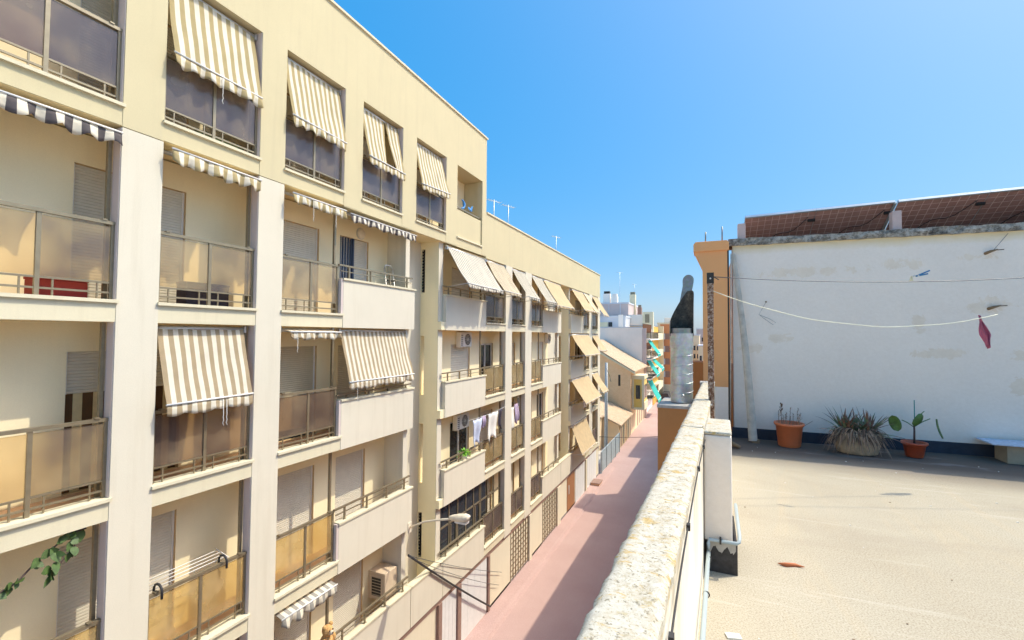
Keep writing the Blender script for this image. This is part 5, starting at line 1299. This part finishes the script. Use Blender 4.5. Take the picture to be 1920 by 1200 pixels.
# orange block
t = thing('apartment_building', (-5, 92, 0), 'orange brick block with white shutters closing the far end of the street', 'building')
MB().box(-9.0, -5.2, 88, 98, 2.6, 13.6).build('wall', 'far_orange', t)
MB().box(-9.0, -5.2, 88.02, 98, 0, 2.58).build('ground_floor', 'far_cream', t)
MB().box(-9.1, -5.1, 87.9, 98, 13.6, 13.9).build('cornice', 'far_cream', t)
MB().box(-9.0, -8.55, 87.9, 88, 2.6, 13.6).build('corner_strip', 'far_cream', t)
MB().box(-7.9, -6.2, 89, 92, 13.9, 14.8).build('roof_hut', 'far_white', t)
for z in (3.9, 6.2, 8.5, 10.8):
    w_ = MB().box(-8.4, -5.3, 87.96, 88.0, z, z+1.1).build('window', 'fascia_brown', t)
    MB().box(-8.4, -7.7, 87.93, 87.965, z+.02, z+1.08).build('shutter', 'white_plastic', w_)
    MB().box(-6.9, -6.7, 87.93, 87.965, z, z+1.1).build('mullion', 'far_orange', w_)
t = thing('parked_car', (-7.4, 86, 0), 'small dark car parked at the far end of the street', 'car')
m_ = MB(); m_.prism_y([(-8.2, .35), (-6.5, .35), (-6.5, .95), (-6.7, 1.0), (-6.85, 1.5), (-7.85, 1.5), (-8.0, 1.0), (-8.2, .95)], 83, 86.8); m_.build('body', 'car_paint', t, bevel=.06)
MB().box(-7.8, -6.9, 82.97, 83.0, 1.02, 1.42).build('windscreen', 'dark_glass', t)
for x in (-8.05, -6.65):
    for y in (83.6, 86.0): MB().tube([(x-.1, y, .32), (x+.1, y, .32)], .32, 14).build('wheel', 'dark_metal', t)
    MB().box(x-.1, x+.1, 82.97, 83.0, .65, .8).build('headlight', 'white_plastic', t)
# blocks further back
def block(label, parts, extra=None, name='distant_building'):
    x0, x1, y0, y1, z1, mt = parts
    t = thing(name, ((x0+x1)/2, (y0+y1)/2, 0), label, 'building', 'buildings behind the street')
    MB().box(x0, x1, y0, y1, 0, z1).build('wall', mt, t)
    MB().box(x0-.1, x1+.1, y0-.1, y1+.1, z1, z1+.25).build('roof_edge', 'far_grey', t)
    return t
b1 = block('pinkish grey block rising behind the blank white wall', (-24, -12.85, 79, 95, 16.9, 'far_pink'))
m_ = MB()
for x in (-16.2, -14.2): m_.box(x, x+.08, 78.9, 79.0, 0, 16.9)
m_.build('drainpipes', 'far_grey', b1)
b2 = block('lower pinkish block with a lilac parapet beside the taller pink one', (-12.8, -9.6, 79, 95, 13.0, 'far_pink'))
MB().box(-12.8, -9.6, 78.8, 79.0, 13.3, 15.0).build('parapet', 'far_white', b2)
b3 = block('white roof hut and terrace rooms above the blank white wall', (-17, -12.5, 74, 78.8, 14.4, 'far_grey'))
MB().box(-13.6, -12.9, 73.85, 74.0, 12.6, 14.8).build('white_door', 'far_white', b3); MB().box(-17, -15.3, 73.85, 74.0, 12.4, 13.6).build('wall_panel', 'far_cream', b3); MB().box(-15.2, -14.6, 73.9, 74.0, 12.5, 13.6).build('window', 'dark_glass', b3)
def chimney(label, x0, x1, y, z0, z1, mt, cap):
    t = thing('chimney', ((x0+x1)/2, y, z0), label, 'chimney', 'chimneys on the far roofs')
    MB().box(x0, x1, y, y+1.0, z0, z1).build('stack', mt, t); MB().box(x0+.1, x1-.1, y+.1, y+.9, z1, z1+.45).build('cap', cap, t)
chimney('tall white chimney stack nearest to the lower block', -17.8, -16.6, 82, 16.9, 19.0, 'far_white', 'dark_metal')
chimney('second white chimney stack beside the tall one', -16.3, -15.3, 82, 16.9, 18.5, 'far_white', 'far_white')
chimney('slender cream chimney with a louvred side', -13.6, -12.6, 85, 15.0, 19.0, 'far_cream', 'bronze_metal')
chimney('squat brown chimney beside the slender cream one', -12.2, -11.5, 85, 15.0, 16.6, 'fascia_brown', 'bronze_metal')
antenna('tall thin mast rising from the pinkish grey block', -14.2, 78.5, 13.5, 22.3, 1.0); antenna('small aerial above the cream chimney', -12.9, 86, 17, 21, .8)
# far right end of the street, seen right of the flue
for k, (x0, x1, y0, z1, mt, lb) in enumerate(((-5.0, -2.6, 120, 11.6, 'far_beige', 'pale distant flats just right of the flue pipe'), (-3.6, -.5, 135, 13.3, 'far_pink', 'distant pinkish flats farthest down the street'), (-2.6, 1.5, 110, 9.2, 'far_cream', 'low cream distant house right of the flue pipe'))):
    bb = block(lb, (x0, x1, y0, y0+10, z1, mt))
    for z in range(2, int(z1)-1, 2):
        m_ = MB()
        for q in range(3): xx = x0+.3+q*(x1-x0)/3; m_.box(xx, xx+.45, y0-.05, y0, z, z+1.1)
        m_.build('windows', 'dark_glass', bb)
for x0, x1, y0, y1, z, lb in ((-40, -15.5, 96, 140, 10, 'large pale building mass beyond the old houses'), (8, 40, 100, 160, 9, 'pale building mass hidden behind the white wall')):
    block(lb, (x0, x1, y0, y1, z, 'far_beige'))
